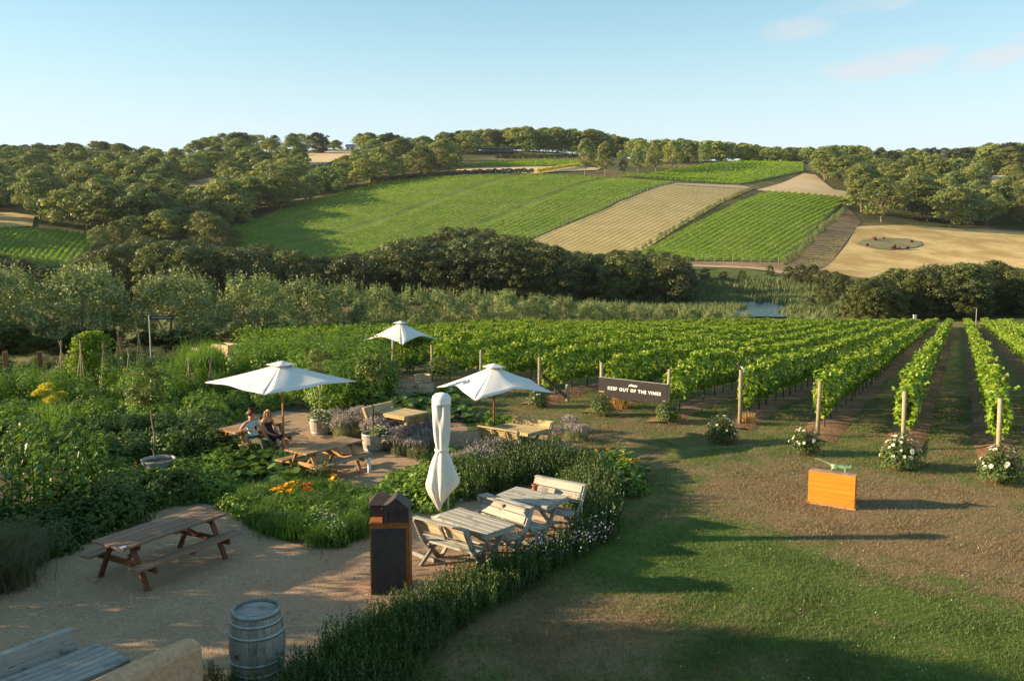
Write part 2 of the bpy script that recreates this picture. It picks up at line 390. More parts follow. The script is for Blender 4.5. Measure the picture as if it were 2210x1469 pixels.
M['canvas2'] = plain('cream_canvas', (0.70, 0.67, 0.60), (0.64, 0.60, 0.53), 4, 0.85, bumpd=0.006, spec=0.15)
M['pole'] = woodmat('umbrella_pole_timber', (0.42, 0.20, 0.07), (0.32, 0.14, 0.05), rough=0.5)
M['poler'] = woodmat('red_umbrella_pole', (0.24, 0.07, 0.035), (0.18, 0.05, 0.025), rough=0.5)
M['whitepaint'] = plain('white_paint', (0.75, 0.74, 0.70), (0.62, 0.61, 0.57), 8, 0.6)
M['black'] = plain('black_board', (0.014, 0.013, 0.013), (0.022, 0.020, 0.019), 5, 0.75)
M['white'] = plain('white_lettering', (0.82, 0.82, 0.80), (0.80, 0.80, 0.78), 5, 0.7)
M['rust'] = plain('rusty_steel', (0.36, 0.11, 0.022), (0.21, 0.07, 0.022), 7, 0.85, bumpd=0.002)
M['rustdk'] = plain('dark_rusty_panel', (0.034, 0.030, 0.030), (0.052, 0.040, 0.034), 10, 0.8, bumpd=0.002)
M['bronze'] = plain('dark_bronze', (0.050, 0.036, 0.034), (0.075, 0.052, 0.045), 12, 0.6, 0.4)
M['verdi'] = plain('green_patina', (0.10, 0.21, 0.12), (0.25, 0.36, 0.20), 9, 0.55, 0.2, bumpd=0.006)
M['orange'] = woodmat('orange_timber', (0.68, 0.24, 0.020), (0.55, 0.17, 0.014), var=0.06, grain=0.6)
M['orangetop'] = plain('worn_timber_top', (0.42, 0.26, 0.20), (0.30, 0.17, 0.11), 8, 0.85)
M['terracotta'] = plain('terracotta', (0.42, 0.14, 0.06), (0.35, 0.11, 0.05), 12, 0.8)
M['glaze'] = plain('grey_glazed_pot', (0.30, 0.32, 0.31), (0.22, 0.235, 0.23), 5, 0.5)
M['cream_tub'] = plain('cream_tub', (0.58, 0.45, 0.30), (0.44, 0.33, 0.21), 5, 0.75)
M['render'] = plain('sand_render', (0.56, 0.34, 0.20), (0.42, 0.25, 0.14), 14, 0.95, bumpd=0.01)
M['soil'] = plain('dark_soil', (0.05, 0.036, 0.024), (0.085, 0.06, 0.04), 3, 0.95, bumpd=0.03)
M['skin'] = plain('skin', (0.52, 0.28, 0.18), (0.46, 0.24, 0.155), 20, 0.55)
M['shirt'] = plain('pale_blue_cotton', (0.42, 0.60, 0.66), (0.36, 0.53, 0.60), 9, 0.85, bumpd=0.01)
M['trouser'] = plain('olive_trousers', (0.075, 0.085, 0.045), (0.055, 0.062, 0.033), 9, 0.85, bumpd=0.012)
M['dress'] = plain('black_dress', (0.016, 0.015, 0.017), (0.025, 0.022, 0.024), 9, 0.8, bumpd=0.01)
M['hairb'] = plain('brown_hair', (0.06, 0.03, 0.016), (0.10, 0.05, 0.025), 30, 0.5)
M['hairl'] = plain('long_fair_hair', (0.32, 0.19, 0.085), (0.22, 0.12, 0.05), 30, 0.45)
M['wine'] = plain('red_wine', (0.06, 0.005, 0.01), (0.05, 0.004, 0.008), 5, 0.1)
gm, gnt, gb, _ = newmat('clear_glass'); gb.inputs['Transmission Weight'].default_value = 1.0; gb.inputs['Roughness'].default_value = 0.02; gb.inputs['IOR'].default_value = 1.45; M['glass'] = gm
M['redcube'] = plain('rusty_red_block', (0.13, 0.035, 0.020), (0.08, 0.025, 0.018), 3, 0.85)
M['housewall'] = plain('house_wall', (0.45, 0.42, 0.36), (0.38, 0.35, 0.30), 2, 0.9)
M['housedk'] = plain('dark_house_wall', (0.10, 0.085, 0.07), (0.07, 0.06, 0.05), 2, 0.9)
M['roofgrey'] = plain('grey_roof', (0.28, 0.27, 0.25), (0.22, 0.21, 0.20), 2, 0.7)
M['pane'] = plain('dark_pane', (0.02, 0.025, 0.03), None, 2, 0.15, spec=0.5)
M['sandstone'] = plain('pale_timber_box', (0.62, 0.47, 0.30), (0.52, 0.38, 0.23), 6, 0.85)
M['steelpost'] = plain('galvanised_post', (0.38, 0.38, 0.36), (0.30, 0.30, 0.28), 5, 0.6, 0.3)
M['wire'] = plain('wire', (0.16, 0.16, 0.155), None, 5, 0.6, 0.3)
# ------------------------------------------------------------------ ground, fields, water
def lawn_color(nt, pos, far=True):
    n1 = noise(nt, pos, 0.33, 4, 0.6); n2 = noise(nt, pos, 1.7, 5, 0.65); n3 = noise(nt, pos, 14.0, 4, 0.7)
    def patch(c, r0, r1):
        d = nd(nt, 'ShaderNodeVectorMath', operation='DISTANCE'); nt.links.new(pos, d.inputs[0]); d.inputs[1].default_value = c
        return ramp(nt, d.outputs['Value'], r1, r0)
    dry = mth(nt, 'ADD', mth(nt, 'MULTIPLY', n1, 0.42), mth(nt, 'MULTIPLY', n2, 0.58))
    for c, r0, r1, w in (((8.5, 17.0, 0), 1.5, 6.5, 0.12), ((5.2, 18.6, 0), 0.5, 4.0, 0.09), ((9.5, 14.2, 0), 1.0, 4.0, 0.07), ((2.2, 23.5, 0), 1.0, 5.0, 0.06),
                         ((3.4, 15.2, 0), 0.5, 3.4, -0.26), ((6.5, 11.5, 0), 1.0, 4.5, -0.16), ((9.5, 22.5, 0), 0.5, 4.0, -0.06), ((0.9, 12.0, 0), 0.3, 2.2, 0.2), ((2.8, 19.5, 0), 0.3, 2.5, -0.08)):
        dry = mth(nt, 'ADD', dry, mth(nt, 'MULTIPLY', patch(c, r0, r1), w))
    green = mixc(nt, n3, (0.060, 0.100, 0.016), (0.120, 0.165, 0.034))
    brown = mixc(nt, n3, (0.135, 0.092, 0.046), (0.27, 0.195, 0.10))
    col = mixc(nt, ramp(nt, dry, 0.37, 0.65), green, brown)
    straw = mixc(nt, n3, (0.25, 0.19, 0.085), (0.32, 0.25, 0.115))
    return mixc(nt, mth(nt, 'MULTIPLY', ramp(nt, n2, 0.60, 0.72), 0.35), col, straw), n3
m, nt, b, out = newmat('grassland'); M['ground'] = m
gp = nd(nt, 'ShaderNodeNewGeometry')
lc, n3 = lawn_color(nt, gp.outputs['Position'])
sp = nd(nt, 'ShaderNodeSeparateXYZ'); nt.links.new(gp.outputs['Position'], sp.inputs[0])
nf = noise(nt, gp.outputs['Position'], 0.02, 6, 0.65); nf2 = noise(nt, gp.outputs['Position'], 0.35, 5, 0.6)
farc = mixc(nt, ramp(nt, nf, 0.40, 0.62), (0.065, 0.075, 0.025), (0.20, 0.155, 0.07))
farc = mixc(nt, mth(nt, 'MULTIPLY', ramp(nt, nf2, 0.4, 0.7), 0.5), farc, (0.05, 0.055, 0.022))
col = mixc(nt, ramp(nt, sp.outputs[1], 140, 170), lc, farc)
nt.links.new(col, b.inputs['Base Color']); b.inputs['Roughness'].default_value = 0.95; b.inputs['Specular IOR Level'].default_value = 0.1
bump(nt, n3, 0.5, 0.03, b)

ya = np.concatenate([np.arange(-30, 20, 2.0), np.arange(20, 60, 1.0), np.arange(60, 420, 4.0), np.arange(420, 1000, 8.0), np.geomspace(1000, 2500, 24)])
na = 260
def ground_mesh():
    V = np.zeros((len(ya), na, 3))
    s = np.linspace(-1, 1, na)
    for i, y in enumerate(ya):
        x = s * (60 + 1.15 * max(y, 0)); V[i, :, 0] = x; V[i, :, 1] = y; V[i, :, 2] = terrain(x, np.full(na, y))
    i, j = np.meshgrid(np.arange(len(ya) - 1), np.arange(na - 1), indexing='ij'); k = (i * na + j).ravel()
    return mesh_np('ground', V.reshape(-1, 3), np.stack([k, k + 1, k + na + 1, k + na], 1), M['ground'], True)
struct(link('ground', ground_mesh()))

def sheet(name, poly, mat, off, step, zfun=None):
    poly = [Vector(p) for p in poly]
    P = np.array(poly); lo, hi = P.min(0), P.max(0)
    dens = []
    for i, p in enumerate(poly):
        q = poly[(i + 1) % len(poly)]; n = max(1, int((q - p).length / step))
        dens += [p + (q - p) * (k / n) for k in range(n)]
    nb = len(dens)
    gx, gy = np.meshgrid(np.arange(lo[0], hi[0], step), np.arange(lo[1], hi[1], step))
    pts = np.stack([gx.ravel(), gy.ravel()], 1); pts = pts[inside(pts, P)]
    verts = dens + [Vector(p) for p in pts]
    v2, e2, f2, *_ = delaunay_2d_cdt(verts, [(i, (i + 1) % nb) for i in range(nb)], [list(range(nb))], 1, 1e-4)
    X = np.array([[v.x, v.y] for v in v2]); Z = terrain(X[:, 0], X[:, 1]) + off if zfun is None else np.full(len(X), zfun)
    me = bpy.data.meshes.new(name); me.from_pydata([(x, y, z) for (x, y), z in zip(X, Z)], [], [list(f) for f in f2]); me.update()
    if len(me.polygons) and me.polygons[0].normal.z < 0: me.flip_normals()
    me.polygons.foreach_set('use_smooth', [True] * len(me.polygons)); me.materials.append(mat)
    return struct(link(name, me))
def inside(pts, P):
    x, y = pts[:, 0], pts[:, 1]; r = np.zeros(len(pts), bool); n = len(P)
    for i in range(n):
        x1, y1 = P[i]; x2, y2 = P[(i + 1) % n]
        c = (y1 > y) != (y2 > y)
        r ^= c & (x < (x2 - x1) * (y - y1) / (y2 - y1 + 1e-12) + x1)
    return r
def fieldmat(name, c1, c2, s1=0.25, s2=2.0, c3=None, stripe=None):
    m, nt, b, out = newmat(name)
    g = nd(nt, 'ShaderNodeNewGeometry'); p = g.outputs['Position']
    n1 = noise(nt, p, s1, 5, 0.6); n2 = noise(nt, p, s2, 4, 0.7)
    col = mixc(nt, ramp(nt, n1, 0.35, 0.65), c1, c2)
    if c3: col = mixc(nt, mth(nt, 'MULTIPLY', ramp(nt, n2, 0.5, 0.75), 0.7), col, c3)
    if stripe:
        dx, dy, sp_, sc_ = stripe
        dp = nd(nt, 'ShaderNodeVectorMath', operation='DOT_PRODUCT'); nt.links.new(p, dp.inputs[0]); dp.inputs[1].default_value = (-dy, dx, 0)
        w = mth(nt, 'SINE', mth(nt, 'MULTIPLY', dp.outputs['Value'], 2 * PI / sp_))
        col = mixc(nt, mth(nt, 'MULTIPLY', ramp(nt, mth(nt, 'ADD', w, mth(nt, 'MULTIPLY', n2, 0.8)), 0.5, 1.2), 0.75), col, sc_)
    nt.links.new(col, b.inputs['Base Color']); b.inputs['Roughness'].default_value = 0.95; b.inputs['Specular IOR Level'].default_value = 0.1
    bump(nt, n2, 0.8, 0.12, b)
    return m
def PX(pts): return [at(*p) for p in pts]
M['gold'] = fieldmat('golden_grass', (0.40, 0.27, 0.10), (0.62, 0.45, 0.20), 0.06, 0.45, (0.30, 0.20, 0.08))
M['pale'] = fieldmat('pale_dry_grass', (0.52, 0.38, 0.21), (0.60, 0.46, 0.28), 0.05, 0.5, (0.42, 0.30, 0.16))
M['mown'] = fieldmat('mown_grass', (0.20, 0.18, 0.09), (0.26, 0.23, 0.12), 0.2, 1.2)
M['dirt'] = fieldmat('dirt_road', (0.36, 0.26, 0.17), (0.44, 0.33, 0.23), 0.3, 2.0, (0.28, 0.19, 0.12))
M['brownedge'] = fieldmat('bare_ground', (0.20, 0.13, 0.075), (0.28, 0.20, 0.10), 0.1, 0.8, (0.12, 0.11, 0.045))
M['underv'] = fieldmat('grass_under_vines', (0.095, 0.145, 0.030), (0.16, 0.195, 0.052), 0.1, 1.0)
M['bankgreen'] = fieldmat('green_bank', (0.055, 0.085, 0.022), (0.10, 0.12, 0.035), 0.15, 1.0)

RD_A = [at(1142, 518), at(1452, 396)]      # direction of the hill rows
def dirn(p, q): v = Vector(q) - Vector(p); v.normalize(); return v
DA = dirn(*RD_A)
PC = [(1655, 416), (1830, 429), (1692, 566), (1455, 564), (1380, 548)]
DC = dirn(at(1385, 545), at(1655, 416))
M['fallow'] = fieldmat('fallow_strips', (0.34, 0.27, 0.12), (0.42, 0.33, 0.16), 0.1, 1.2, (0.27, 0.23, 0.09), stripe=(DA.x, DA.y, 2.6, (0.17, 0.15, 0.055)))
POLY_A = PX([(470, 540), (505, 492), (600, 458), (700, 430), (790, 405), (880, 389), (1000, 383), (1150, 379), (1300, 386), (1450, 396), (1300, 454), (1145, 517), (1080, 545), (900, 560), (650, 562)])
POLY_B = PX([(1456, 397), (1630, 409), (1500, 472), (1375, 547), (1250, 560), (1090, 548), (1150, 518), (1300, 456)])
POLY_C = PX(PC)
POLY_D = PX([(1338, 382), (1447, 368), (1602, 350), (1733, 354), (1735, 371), (1660, 386), (1590, 399)])
POLY_F = PX([(-120, 505), (0, 496), (120, 500), (195, 508), (218, 522), (190, 545), (150, 574), (-120, 592)])
POLY_E1 = PX([(990, 361), (1060, 352), (1262, 349), (1262, 357), (1150, 361)])
POLY_E2 = PX([(1095, 342), (1120, 337), (1235, 337), (1245, 343), (1120, 344)])
sheet('vineyard_ground', POLY_A, M['underv'], 0.2, 8)
sheet('fallow_field', POLY_B, M['fallow'], 0.25, 6)
sheet('vineyard_ground', POLY_C, M['underv'], 0.2, 6)
sheet('vineyard_ground', POLY_D, M['underv'], 0.3, 8)
sheet('vineyard_ground', POLY_F, M['underv'], 0.2, 6)
sheet('golden_meadow', PX([(1850, 490), (1960, 486), (2120, 494), (2300, 505), (2300, 625), (2150, 632), (1950, 618), (1770, 584), (1830, 524)]), M['gold'], 0.2, 5)
sheet('mown_clearing', PX([(1849, 529), (1862, 520), (1900, 515), (1960, 517), (1985, 523), (1990, 531), (1970, 537), (1920, 541), (1878, 537)]), M['mown'], 0.45, 4)
sheet('bare_strip', PX([(1822, 440), (1850, 470), (1860, 480), (1770, 585), (1705, 588), (1690, 566), (1790, 480)]), M['brownedge'], 0.14, 5)
sheet('bare_headland', PX([(1440, 566), (1700, 569), (1790, 590), (1840, 605), (1830, 612), (1760, 602), (1690, 590), (1560, 578), (1440, 574)]), M['brownedge'], 0.3, 4)
sheet('grass_headland', PX([(1632, 411), (1735, 374), (1760, 378), (1800, 410), (1832, 414), (1832, 427), (1655, 414)]), M['pale'], 0.16, 6)
sheet('dirt_track', PX([(1456, 396.5), (1592, 401), (1632, 409), (1620, 410), (1456, 400)]), M['dirt'], 0.5, 5)
sheet('dirt_road', PX([(1440, 573), (1530, 575), (1620, 578), (1670, 583), (1705, 592), (1700, 597), (1660, 588), (1610, 582), (1530, 579), (1440, 577)]), M['dirt'], 0.45, 3)
sheet('green_bank', PX([(1440, 577), (1530, 579), (1610, 582), (1690, 596), (1700, 612), (1600, 606), (1500, 600), (1430, 598)]), M['bankgreen'], 0.3, 4)
sheet('dry_paddock', PX([(640, 340), (690, 329), (752, 323), (765, 335), (700, 357), (655, 360)]), M['pale'], 0.8, 10)
sheet('dry_paddock', PX([(375, 400), (440, 388), (498, 376), (500, 386), (440, 404), (390, 408)]), M['pale'], 0.6, 8)
sheet('dry_paddock', PX([(-120, 462), (30, 461), (75, 468), (70, 490), (0, 494), (-120, 500)]), M['gold'], 0.4, 6)
sheet('dry_paddock', PX([(2110, 383), (2172, 380), (2172, 398), (2120, 402)]), M['pale'], 0.7, 8)
sheet('dry_paddock', PX([(985, 367), (1170, 361), (1300, 363), (1290, 368), (1150, 376), (985, 372)]), M['pale'], 0.4, 8)

# pond
m, nt, b, out = newmat('pond_water'); M['water'] = m
b.inputs['Base Color'].default_value = (0.03, 0.10, 0.18, 1); b.inputs['Roughness'].default_value = 0.15; b.inputs['Specular IOR Level'].default_value = 0.25  # blue of the reflected sky is put into the water's base colour
tc = nd(nt, 'ShaderNodeNewGeometry'); mp = nd(nt, 'ShaderNodeMapping'); mp.inputs['Scale'].default_value = (1.0, 0.35, 1); nt.links.new(tc.outputs['Position'], mp.inputs[0])
bump(nt, noise(nt, mp.outputs[0], 1.6, 3, 0.5), 1.0, 0.22, b)
PZ = -9.15
def ring(c, rx, ry, n=40, seed=1):
    r = random.Random(seed); ph = [r.uniform(0, 6) for _ in range(4)]
    return [(c[0] + rx * math.cos(t) * (1 + 0.12 * math.sin(3 * t + ph[0]) + 0.07 * math.sin(5 * t + ph[1])), c[1] + ry * math.sin(t) * (1 + 0.12 * math.sin(2 * t + ph[2]) + 0.07 * math.sin(4 * t + ph[3]))) for t in [2 * PI * k / n for k in range(n)]]
PONDC = (55.0, 208.0)
sheet('pond', ring(PONDC, 27, 26), M['water'], 0, 6, zfun=PZ)

# ------------------------------------------------------------------ leaf geometry
def leaves(rng, P, N, size, aspect=1.6, fold=0.25, droop=0.0):
    n = len(P); size = np.broadcast_to(np.asarray(size, float), (n,))
    N = N / (np.linalg.norm(N, axis=1, keepdims=True) + 1e-9)
    R = rng.normal(size=(n, 3)); R[:, 2] -= droop
    T = R - N * (R * N).sum(1, keepdims=True); T /= np.linalg.norm(T, axis=1, keepdims=True) + 1e-9
    B = np.cross(N, T)
    L = (size * 0.5)[:, None]; W = (size * 0.5 / aspect)[:, None]
    V = np.empty((n, 4, 3))
    V[:, 0] = P - T * L; V[:, 2] = P + T * L
    V[:, 1] = P + B * W + N * W * fold - T * L * 0.15; V[:, 3] = P - B * W + N * W * fold - T * L * 0.15
    k = np.arange(n)[:, None] * 4
    F = np.concatenate([k + [0, 1, 2], k + [0, 2, 3]], 1).reshape(-1, 3)
    return V.reshape(-1, 3), F
def unit(rng, n):
    v = rng.normal(size=(n, 3)); return v / np.linalg.norm(v, axis=1, keepdims=True)
def clump_leaves(rng, C, R, per, size, aspect=1.6, flat=0.7, outn=0.7, fold=0.25, droop=0.0, updir=0.3):
    C = np.asarray(C, float); R = np.asarray(R, float); n = len(C) * per
    idx = np.repeat(np.arange(len(C)), per)
    d = unit(rng, n); d[:, 2] = np.where(d[:, 2] < -0.35, -d[:, 2] * 0.6, d[:, 2])
    r = R[idx] * rng.uniform(0.55, 1.0, n) ** 0.6
    P = C[idx] + d * r[:, None] * np.array([1, 1, flat])
    N = d * outn + unit(rng, n) * (1 - outn) + np.array([0, 0, updir])
    return leaves(rng, P, N, size * rng.uniform(0.7, 1.3, n), aspect, fold, droop)
def merge(parts):
    V, F, o = [], [], 0
    for v, f in parts: V.append(v); F.append(f + o); o += len(v)
    return np.concatenate(V), np.concatenate(F)
def blades(rng, base, H, W, lean, seg=2):
    n = len(base); az = rng.uniform(0, 2 * PI, n); d = np.stack([np.cos(az), np.sin(az), np.zeros(n)], 1)
    s = np.stack([-np.sin(az), np.cos(az), np.zeros(n)], 1); th = rng.uniform(0, PI, n); s = np.stack([np.cos(th), np.sin(th), np.zeros(n)], 1)
    H = np.broadcast_to(H, (n,)); W = np.broadcast_to(W, (n,)); lean = np.broadcast_to(lean, (n,))
    if seg == 1:
        V = np.empty((n, 3, 3)); V[:, 0] = base - s * W[:, None] / 2; V[:, 1] = base + s * W[:, None] / 2
        V[:, 2] = base + d * (lean * H)[:, None]; V[:, 2, 2] += H
        return V.reshape(-1, 3), np.arange(n * 3).reshape(-1, 3)
    V = np.empty((n, 5, 3)); V[:, 0] = base - s * W[:, None] / 2; V[:, 1] = base + s * W[:, None] / 2
    mid = base + d * (lean * H * 0.3)[:, None]; mid[:, 2] += H * 0.6
    V[:, 2] = mid - s * W[:, None] * 0.4; V[:, 3] = mid + s * W[:, None] * 0.4
    V[:, 4] = base + d * (lean * H)[:, None]; V[:, 4, 2] += H * (1 - 0.25 * lean)
    k = np.arange(n)[:, None] * 5
    return V.reshape(-1, 3), np.concatenate([k + [0, 1, 3], k + [0, 3, 2], k + [2, 3, 4]], 1).reshape(-1, 3)

# ------------------------------------------------------------------ trees
def limb_pts(r, p0, p1, n=5, wob=0.06):
    p0, p1 = Vector(p0), Vector(p1); L = (p1 - p0).length
    return [p0.lerp(p1, k / (n - 1)) + Vector((r.uniform(-1, 1), r.uniform(-1, 1), r.uniform(-0.5, 0.5))) * L * wob * (0 < k < n - 1) for k in range(n)]
def make_tree(name, seed, h, cw, base, style, leafm, barkm, nclump, per, lsize, trunk_r, crx=(0.10, 0.17), flat=0.7, nlimb=9):
    r = random.Random(seed); rng = np.random.default_rng(seed)
    root = bpy.data.objects.new(name, None); COL.objects.link(root); root.empty_display_size = 0.2
    t = MB(); cc, cr = [], []
    fork = h * base * r.uniform(0.8, 1.1)
    lean = Vector((r.uniform(-1, 1), r.uniform(-1, 1), 0)) * h * 0.05
    top = Vector((lean.x, lean.y, fork))
    t.tube(limb_pts(r, (0, 0, -0.5), top, 5, 0.04), [trunk_r * 1.25, trunk_r, trunk_r * 0.9, trunk_r * 0.8, trunk_r * 0.75], 7)
    for k in range(nlimb):
        a = 2 * PI * k / nlimb + r.uniform(-0.4, 0.4); rr = cw / 2 * r.uniform(0.35, 0.85)
        e = Vector((math.cos(a) * rr, math.sin(a) * rr, h * (r.uniform(0.62, 0.9) if style == 'euc' else r.uniform(base + 0.15, 0.88))))
        s = top + Vector((0, 0, -fork * 0.12 * r.random()))
        t.tube(limb_pts(r, s, e, 5, 0.09), [trunk_r * 0.5, trunk_r * 0.4, trunk_r * 0.3, trunk_r * 0.2, trunk_r * 0.1], 5)
        cc.append(e); cr.append(cw * r.uniform(*crx))
    t.tube(limb_pts(r, top, (lean.x, lean.y, h * 0.9), 5, 0.05), [trunk_r * 0.7, trunk_r * 0.5, trunk_r * 0.35, trunk_r * 0.2, trunk_r * 0.1], 5)
    zb = h * base * (1.15 if style == 'euc' else 0.6)
    for k in range(nclump):
        a = r.uniform(0, 2 * PI); u = r.random()
        if style == 'euc':
            z = zb + (h - zb) * u ** 0.8; f = (z - zb) / (h - zb); prof = math.sin(PI * (0.18 + 0.80 * f)) ** 0.7
        elif style == 'round':
            z = zb + (h - zb) * u; f = (z - zb) / (h - zb); prof = math.sqrt(max(0.0, 1 - (2 * f - 0.85) ** 2 / 1.35)) if f > 0.1 else 0.75
        else:                               # upright olive
            z = zb + (h - zb) * u; f = (z - zb) / (h - zb); prof = (0.75 + 0.5 * math.sin(PI * min(f, 0.5))) * (1 - max(0, f - 0.55) * 1.4)
        rad = cw / 2 * prof * math.sqrt(r.uniform(0.25, 1.0)) * 0.92
        cc.append(Vector((math.cos(a) * rad + lean.x * f, math.sin(a) * rad + lean.y * f, z * 0.97))); cr.append(cw * r.uniform(*crx))
    V, F = clump_leaves(rng, [tuple(c) for c in cc], cr, per, lsize, 1.7 if style != 'olive' else 3.2, flat, 0.62, 0.25, 0.5 if style == 'euc' else 0.0, 0.25)
    parts = [(V, F)]
    if style == 'olive':                    # upright shoots above the crown
        n = 420; C = np.array([tuple(c) for c in cc]); idx = rng.integers(0, len(C), n); B = C[idx] + unit(rng, n) * np.array(cr)[idx][:, None] * 0.8
        for k in range(10):
            P = B + np.array([0, 0, 1]) * (k * 0.09) + rng.normal(size=(n, 3)) * 0.03
            parts.append(leaves(rng, P, unit(rng, n) + [0, 0, .1], lsize * 0.9, 3.4))
    V, F = merge(parts)
    t.build('trunk', barkm, root, True)
    link('crown', mesh_np('crown', V, F, leafm), root)
    return root
def place(proto, first, loc, s, rz, label, cat, group, tilt=0):
    o = proto if first else copy_tree(proto)
    o.location = loc; o.scale = (s[0], s[0], s[1]) if isinstance(s, tuple) else (s, s, s); o.rotation_euler = (tilt, 0, rz)
    return tag(o, label, cat, group)
class Kind:
    def __init__(s, protos): s.p = protos; s.used = [False] * len(protos)
    def put(s, r, loc, sc_, label, cat, group, k=None, rz=None, tilt=0):
        k = r.randrange(len(s.p)) if k is None else k
        o = place(s.p[k], not s.used[k], loc, sc_, r.uniform(0, 2 * PI) if rz is None else rz, label, cat, group, tilt)
        s.used[k] = True
        return o
EUC = Kind([make_tree('eucalyptus_tree', 11 + i, 17, [13, 15, 11, 14][i], [0.22, 0.18, 0.30, 0.20][i], 'euc', M['euc'], M['bark'], [70, 82, 58, 72][i], 85, 0.62, 0.32) for i in range(4)])
WAT = Kind([make_tree('blackwood_tree', 31 + i, 13, [10.5, 12, 9.5][i], 0.16, 'round', M['dark'], M['barkdk'], [80, 95, 75][i], 90, 0.48, 0.24, (0.09, 0.15), 0.85) for i in range(3)])
LWT = Kind([make_tree('wattle_tree', 41 + i, 9, [8, 7][i], 0.14, 'round', M['wattle_lt'], M['barkdk'], 80, 90, 0.36, 0.18, (0.09, 0.14), 0.85) for i in range(2)])
PIN = Kind([make_tree('pine_tree', 51 + i, 20, 18, 0.2, 'round', M['pine'], M['barkdk'], 90, 80, 0.8, 0.4, (0.09, 0.15), 0.75) for i in range(2)])
OLV = Kind([make_tree('olive_tree', 61 + i, 4.6, [3.7, 4.1, 3.5][i], 0.08, 'olive', M['olive'], M['bark'], 80, 90, 0.20, 0.13, (0.09, 0.15), 1.15, 7) for i in range(3)])
# ------------------------------------------------------------------ woods
def proj(x, y, z):
    zc = y * math.cos(PITCH) - (z - CH) * math.sin(PITCH); yc = -y * math.sin(PITCH) * 1.0 - (z - CH) * math.cos(PITCH)
    return 1105 + FPX * x / zc, 734.5 + FPX * yc / zc
def zat(v, y):                              # height at which picture row v lies at distance y
    _, dy, dz = ray(1105, v); return CH + y * dz / dy
def gridpts(pxpoly, st=11):
    P = np.array(pxpoly, float); lo, hi = P.min(0), P.max(0)
    g = np.stack([q.ravel() for q in np.meshgrid(np.arange(lo[0], hi[0], st), np.arange(lo[1], hi[1], st * 0.6))], 1)
    return g[inside(g, P)]
KEEP = []
for poly in ([(515, 497), (700, 435), (880, 394), (1150, 384), (1440, 400), (1150, 510), (1000, 472), (880, 505), (800, 540), (650, 528), (520, 520)],
             [(1456, 400), (1620, 410), (1360, 535), (1170, 515)], [(1655, 420), (1820, 430), (1690, 560), (1460, 556), (1420, 536)],
             [(1350, 383), (1600, 352), (1728, 356), (1728, 370), (1590, 396)], [(5, 500), (190, 508), (150, 555), (110, 568), (5, 540)],
             [(655, 345), (690, 332), (750, 324), (750, 335), (680, 355)], [(395, 402), (440, 391), (492, 380), (440, 400)], [(5, 466), (40, 464), (35, 488), (5, 490)],
             [(1000, 358), (1250, 348), (1290, 365), (1150, 374), (1000, 368)],
             [(1865, 497), (2000, 497), (2205, 515), (2205, 560), (2130, 560), (1900, 585), (1780, 580)], [(1640, 408), (1740, 378), (1800, 412)], [(2125, 384), (2168, 384), (2165, 396)],
             [(1700, 480), (1840, 480), (1720, 575), (1690, 560)], [(1450, 568), (1690, 585), (1690, 575)]):
    for u, v in gridpts(poly):
        KEEP.append((u, v, at(u, v)[1]))
KEEP = np.array(KEEP)
def blocks(x, y, z, h, cw):
    u, vb = proj(x, y, z); k = FPX / y
    vt = vb - h * k; hw = cw * k * 0.42
    du = (KEEP[:, 0] - u) / hw; dv = (KEEP[:, 1] - (vt + vb) / 2) / ((vb - vt) * 0.5)
    return bool(np.any((du * du + dv * dv < 1) & (KEEP[:, 2] > y + 4)))
FIELDS = [np.array(p) for p in (POLY_A, POLY_B, POLY_C, POLY_D, POLY_F, POLY_E1, POLY_E2)]
def infield(x, y):
    return any(inside(np.array([[x, y]]), P)[0] for P in FIELDS)
SKY = np.array([(-200, 312), (0, 310), (100, 312), (200, 312), (230, 301), (300, 318), (400, 322), (430, 302), (520, 283), (600, 288), (690, 286), (720, 306), (760, 290), (840, 286), (900, 298), (950, 286), (1050, 278), (1180, 274), (1250, 282), (1290, 280), (1330, 296), (1400, 296), (1450, 300), (1520, 302), (1580, 306), (1640, 314), (1700, 317), (1750, 316), (1800, 312), (1840, 312), (1900, 322), (2000, 320), (2060, 320), (2110, 309), (2400, 312)], float)
taken = []
def free(x, y, d):
    for a, b in taken:
        if (a - x) ** 2 + (b - y) ** 2 < d * d: return False
    taken.append((x, y)); return True
R = random.Random(5)
def wood(pxpoly, kinds, n, d, hr, label, cat, group, tries=6000, sky=True, cwf=0.85, seed=1):
    r = random.Random(seed); P = np.array(pxpoly, float); lo, hi = P.min(0), P.max(0); c = 0
    for _ in range(tries):
        if c >= n: break
        u, v = r.uniform(lo[0], hi[0]), r.uniform(lo[1], hi[1])
        if not inside(np.array([[u, v]]), P)[0]: continue
        x, y = at(u, v)
        if infield(x, y): continue
        z = tz(x, y); h = r.uniform(*hr)
        hm = zat(np.interp(u, SKY[:, 0], SKY[:, 1]) - r.uniform(-4, 4), y) - z
        if sky and hm < h: h = hm
        if h < 6 or blocks(x, y, z, h, h * cwf): continue
        if not free(x, y, d): continue
        kind, bh = kinds[r.randrange(len(kinds))]
        s = h / bh
        kind.put(r, (x, y, z - 0.2), (s * r.uniform(1.05, 1.35), s), label, cat, group); c += 1
    return c
